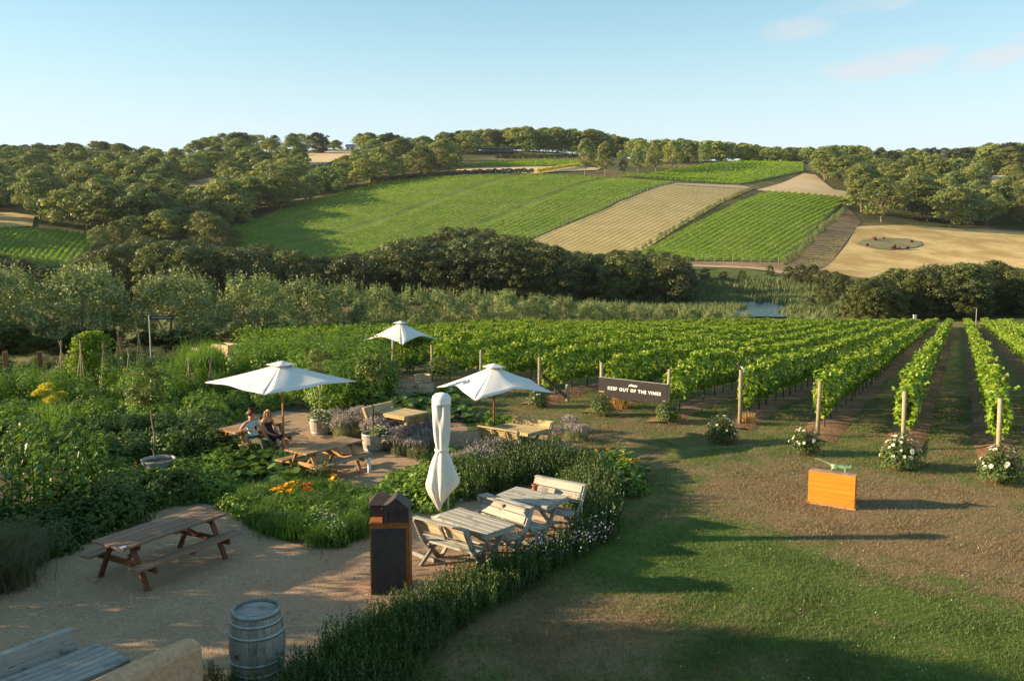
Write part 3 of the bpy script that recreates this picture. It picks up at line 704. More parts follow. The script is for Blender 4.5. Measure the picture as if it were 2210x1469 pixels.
def depthwood(px, dep, top, kinds, n, d, hmax, label, cat, group, seed=1, hmin=4.0):
    r = random.Random(seed); T = np.array(top, float); c = 0
    for _ in range(n * 25):
        if c >= n: break
        u = r.uniform(*px); y = r.uniform(*dep); x = (u - 1105) / FPX * y; z = tz(x, y)
        h = min(hmax * r.uniform(0.75, 1.0), (zat(np.interp(u, T[:, 0], T[:, 1]), y) - z) * r.uniform(0.9, 1.04))
        if h < hmin or blocks(x, y, z, h, h * 0.8) or infield(x, y) or not free(x, y, d): continue
        kind, bh = kinds[r.randrange(len(kinds))]; s = h / bh
        kind.put(r, (x, y, z - 0.2), (s * r.uniform(1.05, 1.35), s), label, cat, group); c += 1
    return c
cnt = {}
def crown_np(k):
    me = EUC.p[k].children[1].data if len(EUC.p[k].children[1].data.vertices) > 5000 else EUC.p[k].children[0].data
    V = np.empty(len(me.vertices) * 3, np.float32); me.vertices.foreach_get('co', V); return V.reshape(-1, 4, 3)
CRN = [crown_np(k) for k in range(4)]
def mass(pts, seed, frac=0.16, grow=1.95):            # many far trees that read as one wood
    g = np.random.default_rng(seed); parts = []
    for x, y, z, h, w in pts:
        Q = CRN[g.integers(4)]; Q = Q[g.random(len(Q)) < frac]; c = Q.mean(1, keepdims=True); Q = c + (Q - c) * grow
        a = g.uniform(0, 2 * PI); s = h / 17.0; ca, sa = math.cos(a), math.sin(a)
        X = Q[..., 0] * ca - Q[..., 1] * sa; Y = Q[..., 0] * sa + Q[..., 1] * ca
        V = np.stack([X * s * w + x, Y * s * w + y, Q[..., 2] * s * 1.03 - 0.08 * h + z], -1)
        n = len(V); k = np.arange(n)[:, None] * 4; parts.append((V.reshape(-1, 3), np.concatenate([k + [0, 1, 2], k + [0, 2, 3]], 1).reshape(-1, 3)))
    return merge(parts)
class Rec:                                            # records the places instead of planting a tree
    def __init__(s): s.pts = []
    def put(s, r, loc, sc_, *a, **k): s.pts.append((loc[0], loc[1], loc[2], 17 * sc_[1], sc_[0] / sc_[1] * 1.1))

cnt['left'] = wood([(-90, 352), (250, 352), (430, 350), (640, 362), (790, 345), (990, 352), (985, 378), (880, 390), (700, 430), (560, 470), (500, 490), (480, 512), (420, 530), (330, 520), (220, 515), (205, 500), (90, 492), (70, 470), (60, 458), (-90, 455)],
     [(EUC, 17)], 150, 9.0, (11, 21), 'olive green eucalyptus in the wood covering the left hillside', 'tree', 'eucalypts on the left hillside', seed=2)
cnt['ridge'] = depthwood((-120, 1010), (690, 790), SKY, [(EUC, 17), (PIN, 20)], 40, 7, 24, 'tall tree on the skyline of the left hill', 'tree', 'skyline trees on the left hill', 3, 7)
cnt['ridge2'] = depthwood((960, 1345), (745, 800), SKY, [(EUC, 17)], 30, 8, 30, 'broad gum tree on the ridge above the small vine plots', 'tree', 'ridge trees above the small vine plots', 4, 7)
cnt['ridge3'] = depthwood((1335, 2330), (640, 760), SKY, [(EUC, 17), (EUC, 17), (PIN, 20)], 60, 6, 22, 'gum tree on the far ridge behind the right-hand vine block', 'tree', 'ridge trees behind the right vine block', 5, 6)
for u, v, h in ((1262, 384, 22), (1305, 380, 20), (1290, 372, 14), (1345, 376, 9), (1375, 372, 15), (1415, 371, 18), (1450, 367, 19), (1490, 362, 17), (1520, 358, 15), (1400, 366, 9), (1470, 362, 10)):
    x, y = at(u, v); taken.append((x, y)); EUC.put(R, (x, y, tz(x, y) - 0.2), (h / 17 * 0.8, h / 17), 'gum tree in the clump between the vine blocks on the hill', 'tree', 'gum clump between the hill vine blocks')
cnt['grove'] = wood([(1745, 398), (1830, 410), (1850, 436), (1838, 470), (1900, 484), (2000, 490), (2210, 497), (2320, 500), (2320, 430), (2180, 410), (2110, 408), (1960, 400), (1830, 385), (1760, 385)],
     [(EUC, 17)], 58, 7.5, (15, 22), 'gum tree in the grove above the golden meadow', 'tree', 'grove above the golden meadow', sky=True, seed=6)
TOPD = [(-150, 545), (0, 545), (60, 560), (110, 575), (150, 572), (210, 540), (300, 512), (420, 520), (500, 535), (560, 525), (620, 540), (700, 552), (800, 548), (860, 520), (920, 500), (1000, 480), (1060, 492), (1120, 512), (1170, 530), (1270, 545), (1300, 548), (1330, 540), (1400, 535), (1440, 550), (1460, 575)]
cnt['dark'] = depthwood((-150, 1450), (205, 318), TOPD, [(WAT, 13)], 190, 7.0, 17, 'dark green blackwood in the wooded gully below the hill vineyard', 'tree', 'blackwoods in the gully', 7)
cnt['mid'] = depthwood((180, 620), (300, 360), [(180, 500), (260, 470), (330, 455), (420, 440), (480, 470), (560, 520), (620, 540)], [(EUC, 17)], 26, 8, 18, 'rounded gum tree rising behind the dark gully on the left', 'tree', 'gums behind the gully', 8)
TOPR = [(1815, 660), (1835, 628), (1860, 602), (1900, 588), (1960, 562), (2000, 574), (2060, 560), (2100, 574), (2140, 555), (2162, 590), (2200, 574), (2400, 565)]
cnt['right'] = depthwood((1862, 2350), (168, 205), TOPR, [(WAT, 13)], 40, 4.2, 14, 'dark tree in the shelter belt at the end of the vine rows', 'tree', 'dark shelter belt at the row ends', 9)
for u, dd, h in ((1840, 172, 6.0), (1862, 166, 7.2), (1890, 163, 6.6), (1915, 168, 6.8), (1935, 164, 5.6), (1985, 168, 4.5), (2085, 166, 5.2), (2120, 167, 5.0)):
    x, y = DP(u, dd); LWT.put(R, (x, y, tz(x, y) - 0.1), h / 9, 'yellow green wattle in front of the dark shelter belt', 'tree', 'wattles before the shelter belt')
for u, dd, h in ((1700, 262, 4.5), (1725, 258, 6), (1750, 255, 6.5), (1775, 250, 6), (1800, 240, 7), (1815, 230, 7), (1770, 222, 5), (1795, 212, 5), (1660, 268, 3.5), (1600, 262, 3.2), (1560, 262, 3), (1520, 262, 4), (1490, 258, 5), (1450, 250, 6), (1420, 246, 7), (1605, 150, 2.4), (1750, 192, 3.5), (1780, 196, 4)):
    x, y = DP(u, dd); LWT.put(R, (x, y, tz(x, y) - 0.1), h / 9, 'low dark shrub on the bank of the pond', 'shrub', 'pond bank shrubs')
LEFTP = [(-90, 352), (250, 352), (430, 350), (640, 362), (790, 345), (990, 352), (985, 378), (880, 390), (700, 430), (560, 470), (500, 490), (480, 512), (420, 530), (330, 520), (220, 515), (205, 500), (90, 492), (70, 470), (60, 458), (-90, 455)]
rec = Rec(); wood(LEFTP, [(rec, 17)], 190, 6.0, (8, 18), '', '', '', seed=21)
depthwood((-120, 1010), (690, 800), SKY, [(rec, 17)], 70, 5, 24, '', '', '', 22, 6)
depthwood((-560, -85), (225, 800), [(-600, 312), (-560, 312), (0, 312)], [(rec, 17)], 170, 9, 18, '', '', '', 41, 6)
o = link('hillside_wood', mesh_np('wood', *mass(rec.pts, 1), M['euc'])); stuff(tag(o, 'dense background of gum crowns filling the wood on the left hill', 'wood'))
rec = Rec(); depthwood((960, 1345), (735, 800), SKY, [(rec, 17)], 60, 4, 9, '', '', '', 33, 4); depthwood((1335, 2330), (630, 760), SKY, [(rec, 17)], 120, 3.5, 9, '', '', '', 34, 4); depthwood((960, 1345), (745, 830), SKY, [(rec, 17)], 40, 5, 30, '', '', '', 23, 6); depthwood((1335, 2330), (640, 780), SKY, [(rec, 17)], 110, 4, 22, '', '', '', 24, 5)
wood([(1745, 398), (1830, 410), (1850, 436), (1838, 470), (1900, 484), (2000, 490), (2210, 497), (2320, 500), (2320, 400), (2180, 385), (1960, 375), (1830, 375), (1760, 385)], [(rec, 17)], 50, 5.0, (10, 16), '', '', '', seed=25)
o = link('ridge_wood', mesh_np('wood', *mass(rec.pts, 2), M['euc'])); stuff(tag(o, 'continuous band of gum crowns along the far ridge', 'wood'))
# olives: a hedge-like line behind the near vineyard
OL = [(-40, 55), (-34, 55), (-28.5, 56), (-23.5, 59), (-19.5, 64), (-17, 70), (-14.8, 76), (-12.5, 83), (-10.2, 90), (-7.6, 97), (-4.5, 103), (-1, 108), (3, 112), (7, 115), (11, 118), (15, 121), (19, 124), (23, 127), (27, 130), (31, 133), (35, 136), (38.5, 139)]
for i, (x, y) in enumerate(OL):
    h = [5.4, 5.4, 5.3, 5.0, 5.0, 4.9, 4.7, 4.6, 4.6, 4.5, 4.6, 4.5, 4.3, 4.2, 4.0, 3.9, 3.7, 3.6, 3.4, 3.2, 3.0, 2.8][i]
    OLV.put(R, (x + R.uniform(-.4, .4), y, tz(x, y)), (h / 4.6 * (1.38 if i < 6 else 1.22), h / 4.6), 'silvery olive tree in the line behind the near vines', 'olive tree', 'olive line behind the near vines')
for x, y, h in ((-37, 63, 5.4), (-31, 64, 5.5), (-25, 67, 5), (-21, 74, 4.8), (-14, 92, 4.6), (-9, 106, 4.4), (-3, 114, 4.4), (5, 121, 4.2), (13, 127, 4)):
    OLV.put(R, (x, y, tz(x, y)), h / 4.6, 'silvery olive tree in the second line, half hidden behind the first', 'olive tree', 'second olive line')
for k in range(34):
    x, y = R.uniform(-40, -12), 0; y = float(np.interp(x, [q[0] for q in OL], [q[1] for q in OL])) - R.uniform(0.5, 2.6)
    LWT.put(R, (x, y, tz(x, y) - .1), (R.uniform(.22, .3), R.uniform(.12, .2)), 'dark low scrub at the foot of the olive trees', 'shrub', 'scrub under the olives')
# hill olives between the blocks
def linepts(p, q, n): return [(p[0] + (q[0] - p[0]) * k / (n - 1), p[1] + (q[1] - p[1]) * k / (n - 1)) for k in range(n)]
for (a, b, n, h, lab, grp) in (((1625, 411), (1375, 545), 34, 2.3, 'small olive bush in the line beside the fallow field', 'olives beside the fallow field'), ((1818, 463), (1692, 574), 30, 3.0, 'grey olive bush in the line right of the hill vine block', 'olives right of the hill vine block')):
    P0, P1 = at(*a), at(*b)
    for (x, y) in linepts(P0, P1, n):
        hh = h * R.uniform(0.7, 1.15)
        OLV.put(R, (x + R.uniform(-.5, .5), y + R.uniform(-.5, .5), tz(x, y) + 0.2), hh / 4.6, lab, 'olive bush', grp)

# ------------------------------------------------------------------ rows of vines on the far hill
def rows_in(poly, d, sp):
    P = np.array(poly); d = np.array(d); nrm = np.array([-d[1], d[0]]); o = P @ nrm; segs = []
    for c in np.arange(o.min() + sp / 2, o.max(), sp):
        ts = []
        for i in range(len(P)):
            a, b = P[i], P[(i + 1) % len(P)]; oa, ob = a @ nrm - c, b @ nrm - c
            if (oa > 0) != (ob > 0): q = a + (b - a) * oa / (oa - ob); ts.append(q @ d)
        ts.sort()
        for k in range(0, len(ts) - 1, 2):
            if ts[k + 1] - ts[k] > 5: segs.append((nrm * c + d * ts[k], nrm * c + d * ts[k + 1]))
    return segs
def far_row(p, q, rng, label, group, dens=13, hgt=1.35, wid=0.42, size=0.36, zoff=0.2, mat='farvine'):
    L = float(np.linalg.norm(q - p)); n = int(L * dens); t = rng.random(n); d = (q - p) / L; nr = np.array([-d[1], d[0]])
    w = rng.normal(0, wid * 0.35, n)
    xy = p + (q - p) * t[:, None] + nr * w[:, None]
    top = 1 + 0.16 * np.sin(t * L * 1.1 + rng.uniform(0, 6)) * np.sin(t * L * 0.37)
    z = terrain(xy[:, 0], xy[:, 1]) + zoff + hgt * top * np.sqrt(rng.uniform(0.10, 1.0, n))
    N = unit(rng, n) + np.array([0, 0, 0.5]) + np.concatenate([nr, [0]]) * np.sign(w)[:, None] * 0.6
    x0 = np.array([p[0], p[1], tz(p[0], p[1])])
    V, F = leaves(rng, np.concatenate([xy, z[:, None]], 1) - x0, N, size * rng.uniform(0.7, 1.3, n), 1.15, 0.2)
    o = link('vine_row', mesh_np('vine_row', V, F, M[mat]), loc=tuple(x0))
    return tag(o, label, 'vine row', group)
rng = np.random.default_rng(77)
segs = rows_in(POLY_A, DA, 3.1)
gapi = None
for i, (p, q) in enumerate(segs):
    mu, mv = proj(*((p + q) / 2), tz(*((p + q) / 2)))
    if i in (len(segs) // 2 + 2, len(segs) // 2 - 12): continue
    far_row(p, q, rng, 'thin vine row in the large sloping vineyard on the hill', 'vine rows of the large hill vineyard', 12)
for p, q in rows_in(POLY_C, DC, 2.75): far_row(p, q, rng, 'vine row in the steep block between the two olive lines', 'vine rows of the steep hill block', 20, size=0.33)
for p, q in rows_in(POLY_D, DA, 2.8): far_row(p, q, rng, 'vine row in the upper right block below the ridge trees', 'vine rows of the upper right block', 8, size=0.5)
for p, q in rows_in(POLY_F, dirn(at(20, 580), at(110, 500)), 2.0): far_row(p, q, rng, 'vine row in the small left plot below the gum wood', 'vine rows of the small left plot', 16, wid=0.7, size=0.34)
for p, q in rows_in(POLY_E1, dirn(at(1000, 360), at(1250, 353)), 2.8): far_row(p, q, rng, 'vine row in the small plot beyond the conifer hedge', 'vine rows of the small far plot', 7, size=0.55)
for p, q in rows_in(POLY_E2, dirn(at(1100, 341), at(1240, 340)), 2.8): far_row(p, q, rng, 'vine row in the uppermost plot by the dark house', 'vine rows of the uppermost plot', 7, size=0.55)
for p, q in rows_in(PX([(1845, 478), (1858, 487), (1758, 583), (1712, 580)]), dirn(at(1845, 478), at(1712, 580)).orthogonal(), 4.2):
    far_row(p, q, rng, 'row of young low vines beside the bare strip', 'rows of young vines', 5, 0.8, 0.5, 0.3)
def far_hedge(a, b, h, w, label, mat='pine', dens=60, size=0.6, name='conifer_hedge'):
    p, q = np.array(at(*a)), np.array(at(*b)); far_row(p, q, rng, label, None, dens, h, w, size, 0, mat).name = name
o = far_hedge((800, 399), (1152, 377), 3.4, 2.6, 'clipped conifer hedge along the top of the large hill vineyard')
o = far_hedge((1070, 347), (1250, 345), 4.0, 2.6, 'conifer hedge between the two small upper plots')
o = far_hedge((1160, 375), (1312, 351), 2.6, 2.2, 'yellow flowering hedge on the hilltop', 'yellowhedge', 60, 0.55, 'flowering_hedge')
for ob in bpy.data.objects:
    if ob.name.startswith(('conifer_hedge', 'flowering_hedge')): ob['category'] = 'hedge'
# fallow trellis
post_far = MB().tube([(0, 0, -0.3), (0, 0, 1.75)], 0.045, 5).mesh('trellis_post', M['steelpost'])
for k, (p, q) in enumerate(rows_in(POLY_B, DA, 2.6 * 1.9)):
    L = np.linalg.norm(q - p); t = thing('trellis_row', 'row of bare trellis posts in the fallow field', 'trellis row', (p[0], p[1], tz(*p)), 0, 'bare trellis rows')
    n = max(2, int(L / 8))
    for i in range(n + 1):
        x = p + (q - p) * i / n; link('post', post_far, t, loc=(x[0] - p[0], x[1] - p[1], tz(*x) - tz(*p) + 0.25))
endp = MB().tube([(0, 0, -0.3), (0, 0, 1.8)], 0.09, 6).mesh('end_post', M['pine_post'])
for p, q in rows_in(POLY_C, DC, 2.75):
    e = p if p[1] < q[1] else q; s_ = (p - q) if p[1] < q[1] else (q - p); s_ = s_ / np.linalg.norm(s_)
    e = e + s_ * 1.2; tag(link('end_post', endp, loc=(e[0], e[1], tz(*e) + 0.2)), 'timber end post at the foot of the steep hill vine block', 'post', 'end posts of the steep hill block')
pa, pb = at(1452, 399), at(1100, 536)
for k in range(46):
    x = pa[0] + (pb[0] - pa[0]) * k / 45 + 1.2; y = pa[1] + (pb[1] - pa[1]) * k / 45
    tag(link('fence_post', post_far, loc=(x, y, tz(x, y) + 0.2), scale=1.2), 'thin post along the edge of the large hill vineyard', 'post', 'posts along the large hill vineyard')
# red blocks in the mown clearing
blk = MB()
blk.box((0, 0, 0.5), (1.5, 1.2, 1.0)); blk.box((0, 0, 1.06), (1.3, 1.0, 0.14)); blk.v = [(x * .72, y * .72, z * .72) for x, y, z in blk.v]; blk = blk.mesh('red_block', M['redcube'])
for u, v, s, st in ((1884, 519, 1, 0), (1888, 521, 1.1, 1), (1906, 518, 1, 0), (1967, 525, 1, 0), (1871, 533, 1, 0), (1930, 538, 1.1, 1), (1940, 539, 1.1, 0), (1958, 539, 1.1, 0), (1924, 539, 1.1, 0)):
    x, y = at(u, v); z = tz(x, y) + 0.4
    tag(link('sculpture_block', blk, loc=(x, y, z), rot=(0, 0, R.uniform(0, 1)), scale=s), 'rusty red cube standing in the mown clearing of the golden meadow', 'block', 'red blocks in the clearing')
    if st: tag(link('sculpture_block', blk, loc=(x, y, z + .81 * s), rot=(0, 0, R.uniform(0, 1)), scale=s * 0.8), 'red cube stacked on top of another in the mown clearing', 'block', 'stacked red blocks')
# far houses
def house(u, v, w, dpt, h, wallm, roofm, label, flat=False, rz=0.0):
    x, y = at(u, v); t = thing('house', label, 'house', (x, y, tz(x, y) + 0.2), rz)
    MB().box((0, 0, h / 2), (w, dpt, h)).build('wall', wallm, t)
    rf = MB()
    if flat: rf.box((0, 0, h + 0.25), (w + 2, dpt + 2, 0.5))
    else: rf.add([(-w / 2 - .6, -dpt / 2 - .6, h), (w / 2 + .6, -dpt / 2 - .6, h), (w / 2 + .6, dpt / 2 + .6, h), (-w / 2 - .6, dpt / 2 + .6, h), (-w / 2 - .6, 0, h + dpt * .35), (w / 2 + .6, 0, h + dpt * .35)], [(0, 1, 5, 4), (2, 3, 4, 5), (0, 4, 3), (1, 2, 5), (3, 2, 1, 0)])
    rf.build('roof', roofm, t)
    n = max(2, int(w / 4))
    for k in range(n):
        wx = -w / 2 + w * (k + 0.5) / n
        f = MB().box((wx, -dpt / 2 - 0.03, h * 0.55), (w / n * 0.5, 0.1, h * 0.45)).build('window', M['roofgrey'], t)
        MB().box((wx, -dpt / 2 - 0.07, h * 0.55), (w / n * 0.42, 0.1, h * 0.37)).build('pane', M['pane'], f)
    return t
house(1075, 331, 26, 9, 3.4, M['housedk'], M['roofgrey'], 'long low dark house with a flat roof on the ridge', True)
house(470, 336, 20, 8, 3.6, M['housewall'], M['roofgrey'], 'pale house with a grey roof among the trees of the left hill')
house(757, 327, 7, 6, 3.6, M['whitepaint'], M['roofgrey'], 'white house at the top of the dry paddock')
# reeds
r2 = np.random.default_rng(3)
n = 60000
u = r2.uniform(1030, 1840, n); dd = np.where(r2.random(n) < 0.8, r2.uniform(184, 262, n), r2.uniform(152, 186, n))
x = (u - 1105) / FPX * dd; y = dd
ex, ey = (x - PONDC[0]) / 24, (y - PONDC[1]) / 23
opn = ((np.abs(u - 1645 + 14 * np.sin(dd * .21) + 6 * np.sin(dd * .9)) < 52 - 1.1 * np.maximum(0, dd - 208)) & (dd < 229 + 9 * np.sin(u * .06) + 4 * np.sin(u * .21))) | ((u > 1440) & (u < 1570) & (dd > 206) & (dd < 219))
wet = ~opn & ~((dd < 180) & ((u < 1700) | (u > 1800)))
nn = np.sin(x * 0.21) * np.sin(y * 0.17 + 1)
keep = wet & (r2.random(n) < 0.45 + 0.5 * (nn > -0.2))
x, y = x[keep], y[keep]; z = np.maximum(terrain(x, y), PZ - 0.3)
V, F = blades(r2, np.stack([x, y, z], 1), r2.uniform(1.1, 2.3, len(x)) * np.where(y < 186, 0.75, 1), r2.uniform(0.10, 0.22, len(x)), r2.uniform(0.05, 0.35, len(x)))
stuff(tag(link('reed_bed', mesh_np('reeds', V, F, M['reed'])), 'tall green reeds growing round the pond', 'reeds'))
for k, pts in enumerate([[(1758, 690), (1785, 676), (1808, 664), (1822, 655), (1824, 645), (1832, 645), (1840, 655), (1836, 664), (1815, 678), (1790, 690)]]):
    sheet('dirt_road', [at(*p) for p in pts], M['dirt'], 0.12, 3)
# ------------------------------------------------------------------ near vineyard
RD = Vector((0.465, 0.885)).normalized(); RA = math.atan2(RD.y, RD.x)
def make_vine(seed, L, n, size, h0=0.55, h1=1.64, wid=0.46, shoots=9):
    rng = np.random.default_rng(seed)
    x = rng.uniform(-L / 2 - 0.12, L / 2 + 0.12, n); u = rng.random(n); a = rng.uniform(0, 2 * PI, n)
    k = rng.uniform(0.62, 1.0, n); hm = (h0 + h1) / 2; hh = (h1 - h0) / 2
    lump = 1 + 0.22 * np.sin(x * 4.3 + seed) + 0.13 * np.sin(x * 9.1 + seed * 2)
    y = np.cos(a) * wid * 0.5 * k * lump; z = hm + np.sin(a) * hh * k * (1 + 0.18 * (lump - 1)) + np.where(np.sin(a) < 0, -0.15 * rng.random(n), 0)
    N = np.stack([rng.normal(0, .35, n), np.cos(a), np.sin(a) * 0.6 + 0.55], 1) + rng.normal(0, 0.35, (n, 3))
    parts = [leaves(rng, np.stack([x, y, z], 1), N, size * rng.uniform(0.65, 1.3, n), 1.12, 0.3)]
    for s in range(shoots):
        b = np.array([rng.uniform(-L / 2, L / 2), rng.normal(0, wid * .25), h1 - 0.12]); d = np.array([rng.normal(0, .4), rng.normal(0, .32), 0.85]); m = 9
        t = np.linspace(0, 1, m)[:, None]; P = b + d * t * 0.5 + np.array([0, 0, -0.22]) * t * t + rng.normal(0, 0.03, (m, 3))
        parts.append(leaves(rng, P, unit(rng, m) + [0, 0, .5], size * rng.uniform(0.5, 0.95, m), 1.12, 0.3))
    return mesh_np('vine_foliage', *merge(parts), M['vine'])
def vine_trunk(seed):
    r = random.Random(seed); t = MB()
    t.tube(limb_pts(r, (0, 0, -0.1), (r.uniform(-.1, .1), 0, 0.82), 5, 0.05), [0.032, 0.027, 0.024, 0.022, 0.02], 6)
    for s in (-1, 1): t.tube(limb_pts(r, (0, 0, 0.80), (s * 0.62, 0, 0.86), 4, 0.05), [0.02, 0.017, 0.014, 0.01], 5)
    return t.mesh('vine_trunk', M['barkdk'], True)
VN = [make_vine(100 + i, 1.5, 680, 0.145) for i in range(6)]
VM = [make_vine(120 + i, 3.0, 620, 0.19, shoots=12) for i in range(4)]
VF = [make_vine(140 + i, 6.0, 620, 0.27, shoots=16) for i in range(4)]
VT = [vine_trunk(i) for i in range(4)]
endpost = MB().tube([(0, 0, -0.4), (0, 0, 0.8), (0.005, 0, 1.655)], [0.062, 0.06, 0.056], 12).mesh('end_post', M['pine_post'], True)
midpost = MB().tube([(0, 0, -0.3), (0, 0, 1.6)], 0.03, 6).mesh('mid_post', M['steelpost'], True)
M['mulch'] = fieldmat('straw_mulch', (0.21, 0.115, 0.06), (0.30, 0.185, 0.10), 0.8, 9.0, (0.13, 0.07, 0.04))
POSTS = [(17.2, 19.6), (14.9, 20.7), (12.72, 21.85), (10.81, 23.13), (8.99, 24.66), (7.14, 26.3), (5.01, 27.1), (3.06, 28.62), (0.99, 30.19), (-1.2, 32.2), (-3.2, 34.0), (-5.2, 36.8), (-7.3, 39.2), (-9.4, 41.6), (-11.4, 44.0), (-13.3, 46.4), (-15.2, 48.8), (-17.0, 51.4)]
OLX = np.array(OL)
def yfar(x): return min(146.0, float(np.interp(x, OLX[:, 0], OLX[:, 1])) - 4.5) if x < 38 else 146.0
R4 = random.Random(44)
for ri, (px_, py_) in enumerate(POSTS):
    root = thing('vine_row', {0: 'vine row beyond the rightmost end post, running off beside the outermost alley', 1: 'vine row next beyond the rightmost end post', 2: 'vine row behind the rightmost end post and its clustered white roses', 3: 'vine row behind the broad rose bush crowded with blooms', 4: 'vine row starting behind the rose bush by the orange plinth', 5: 'vine row starting at the post with the bird', 6: 'vine row starting at the right end of the black sign', 7: 'vine row starting at the left end of the black sign', 8: 'vine row starting at the post with the diagonal strut', 9: 'vine row behind the red pole umbrella'}.get(ri, 'vine row in the part of the vineyard behind the small far umbrella'), 'vine row', (px_, py_, tz(px_, py_)), 0, 'vine rows of the near vineyard')
    z0 = tz(px_, py_); s = 0.55; strip = []
    while True:
        L = 1.5 if s < 34 else (3.0 if s < 62 else 6.0)
        c = s + L / 2; x, y = px_ + RD.x * c, py_ + RD.y * c
        if y > yfar(x): break
        me = R4.choice(VN if L < 2 else VM if L < 4 else VF)
        sl = -math.atan((tz(x + RD.x * .5, y + RD.y * .5) - tz(x - RD.x * .5, y - RD.y * .5)))
        v = link('vine', me, root, loc=(x - px_, y - py_, tz(x, y) - z0), rot=(0, sl, RA + (PI if R4.random() < 0.5 else 0)))
        if v.rotation_euler.z > RA + 1: v.rotation_euler.y = -sl
        v.scale = (1, R4.uniform(0.85, 1.25), R4.uniform(0.92, 1.08))
        if s < 30: link('trunk', R4.choice(VT), v)
        if int(s / 6) != int((s + L) / 6) and s < 60: link('post', midpost, root, loc=(x - px_, y - py_, tz(x, y) - z0))
        s += L
    e = s
    n = int(e / 3); V, F = [], []; rr = np.random.default_rng(ri)
    nr = Vector((-RD.y, RD.x))
    for k in range(n + 1):
        c = -0.7 + (e + 0.5) * k / n
        for j, (o, h) in enumerate(((-0.55, 0.01), (-0.25, 0.075), (0.25, 0.075), (0.55, 0.01))):
            q = Vector((px_, py_)) + RD * c + nr * (o + rr.normal(0, 0.06)); V.append((q.x, q.y, tz(q.x, q.y) + h))
        if k: b = (k - 1) * 4; F += [(b + j, b + j + 1, b + j + 5, b + j + 4) for j in range(3)]
    struct(link('mulch_strip', mesh_np('mulch', V, [f[::-1] for f in F], M['mulch'], True)))
    P = Vector((px_, py_, tz(px_, py_)))
    if py_ < 42:
        lab = {6: 'round pine post holding the right end of the black sign', 7: 'round pine post holding the left end of the black sign', 5: 'round pine post with a black and white bird perched on top', 8: 'round pine post propped by a diagonal strut'}.get(ri, 'round pine end post of a near vine row')
        po = tag(link('end_post', endpost, loc=P, rot=(R4.uniform(-.02, .02), R4.uniform(-.02, .02), R4.uniform(0, 6)), scale=(1, 1, [1, 1, 1, .98, 1, 1.06, 1, 1, 1.0, 1.0, 1, 1, 1, 1, 1, 1, 1, 1][ri])), lab, 'post', None if ri in (5, 6, 7, 8) else 'end posts of the near vine rows')
        w = MB()
        for hz in (0.8, 1.15, 1.5): w.tube([(0, 0, hz), (RD.x * 12, RD.y * 12, hz + tz(px_ + RD.x * 12, py_ + RD.y * 12) - P.z)], 0.003, 4)
        w.tube([(0, 0, 1.35), (-RD.x * .9, -RD.y * .9, 0)], 0.003, 4)
        w.build('wire', M['wire'], po)
# diagonal strut and stump by the post left of the sign
b = Vector((0.99, 30.19, 0)); t = thing('post_strut', 'dark diagonal timber strut with a short stump beside the post', 'strut', b)
plank('strut', (0.08, 0.06, 1.0), (1.0, 0.25, 0.12), 0.10, 0.10, M['barkdk'], t)
MB().tube([(1.02, 0.25, -0.2), (1.02, 0.25, 0.62)], 0.07, 10).build('stump', M['pine_post'], t, True)
# bird on the post
bx, by = POSTS[5]; bz = 1.655 * 1.06
t = thing('bird', 'black and white bird perched on the vine post', 'bird', (bx, by, tz(bx, by) + bz), 2.6)
MB().lathe([(0.004, -0.02), (0.03, 0.0), (0.052, 0.04), (0.058, 0.09), (0.045, 0.14), (0.03, 0.165), (0.034, 0.19), (0.03, 0.215), (0.012, 0.23), (0.002, 0.232)], 12).build('body', M['black'], t, True, rot=(0, 0.45, 0))
MB().add([(-0.02, -0.02, 0.01), (-0.02, 0.02, 0.01), (-0.20, 0.03, -0.10), (-0.20, -0.03, -0.10)], [(0, 1, 2, 3)]).build('tail', M['white'], t)
MB().lathe([(0.012, 0), (0.006, 0.03), (0.001, 0.055)], 8).build('beak', M['steelpost'], t, True, loc=(0.115, 0, 0.19), rot=(0, 1.7, 0))
for s in (-1, 1): MB().add([(0.03, s * 0.055, 0.12), (-0.03, s * 0.062, 0.10), (-0.10, s * 0.04, 0.0), (-0.02, s * 0.058, 0.05)], [(0, 1, 2, 3)]).build('wing', M['white'], t)
# sign on the posts
def text_mesh(txt, size, mat, shear=0.0, off=0.0, ext=0.004, space=1.0):
    cu = bpy.data.curves.new('t', 'FONT'); cu.body = txt; cu.size = size; cu.align_x = 'CENTER'; cu.align_y = 'CENTER'; cu.shear = shear; cu.offset = off; cu.extrude = ext; cu.space_character = space
    cu.resolution_u = 3
    o = bpy.data.objects.new('t', cu); COL.objects.link(o); bpy.context.view_layer.update()
    me = bpy.data.meshes.new_from_object(o.evaluated_get(bpy.context.evaluated_depsgraph_get()))
    bpy.data.objects.remove(o); bpy.data.curves.remove(cu)
    me.materials.clear(); me.materials.append(mat)
    return me
sa, sb = Vector((3.06, 28.62, 0)), Vector((5.01, 27.1, 0)); sd = (sb - sa).normalized(); sn = Vector((sd.y, -sd.x, 0))
sang = math.atan2(sd.y, sd.x); sc0 = (sa + sb) / 2 + sn * 0.11
t = thing('warning_sign', 'black board reading keep out of the vines fixed to two posts', 'sign', (sc0.x, sc0.y, 0), sang)
SL = (sb - sa).length + 0.13
MB().box((0, 0, 0.86), (SL, 0.03, 0.64)).build('board', M['black'], t)
MB().box((0, 0, 1.187), (SL, 0.034, 0.012)).build('edge_trim', M['steelpost'], t)
link('lettering', text_mesh('KEEP OUT OF THE VINES', 0.150, M['white'], off=0.0035, space=1.22), t, loc=(0.06, -0.019, 0.84), rot=(PI / 2, 0, 0))
MB().box((-SL / 2 + .12, -.017, .70), (.23, .012, .05)).build('bare_wood_patch', M['piclegs'], t)
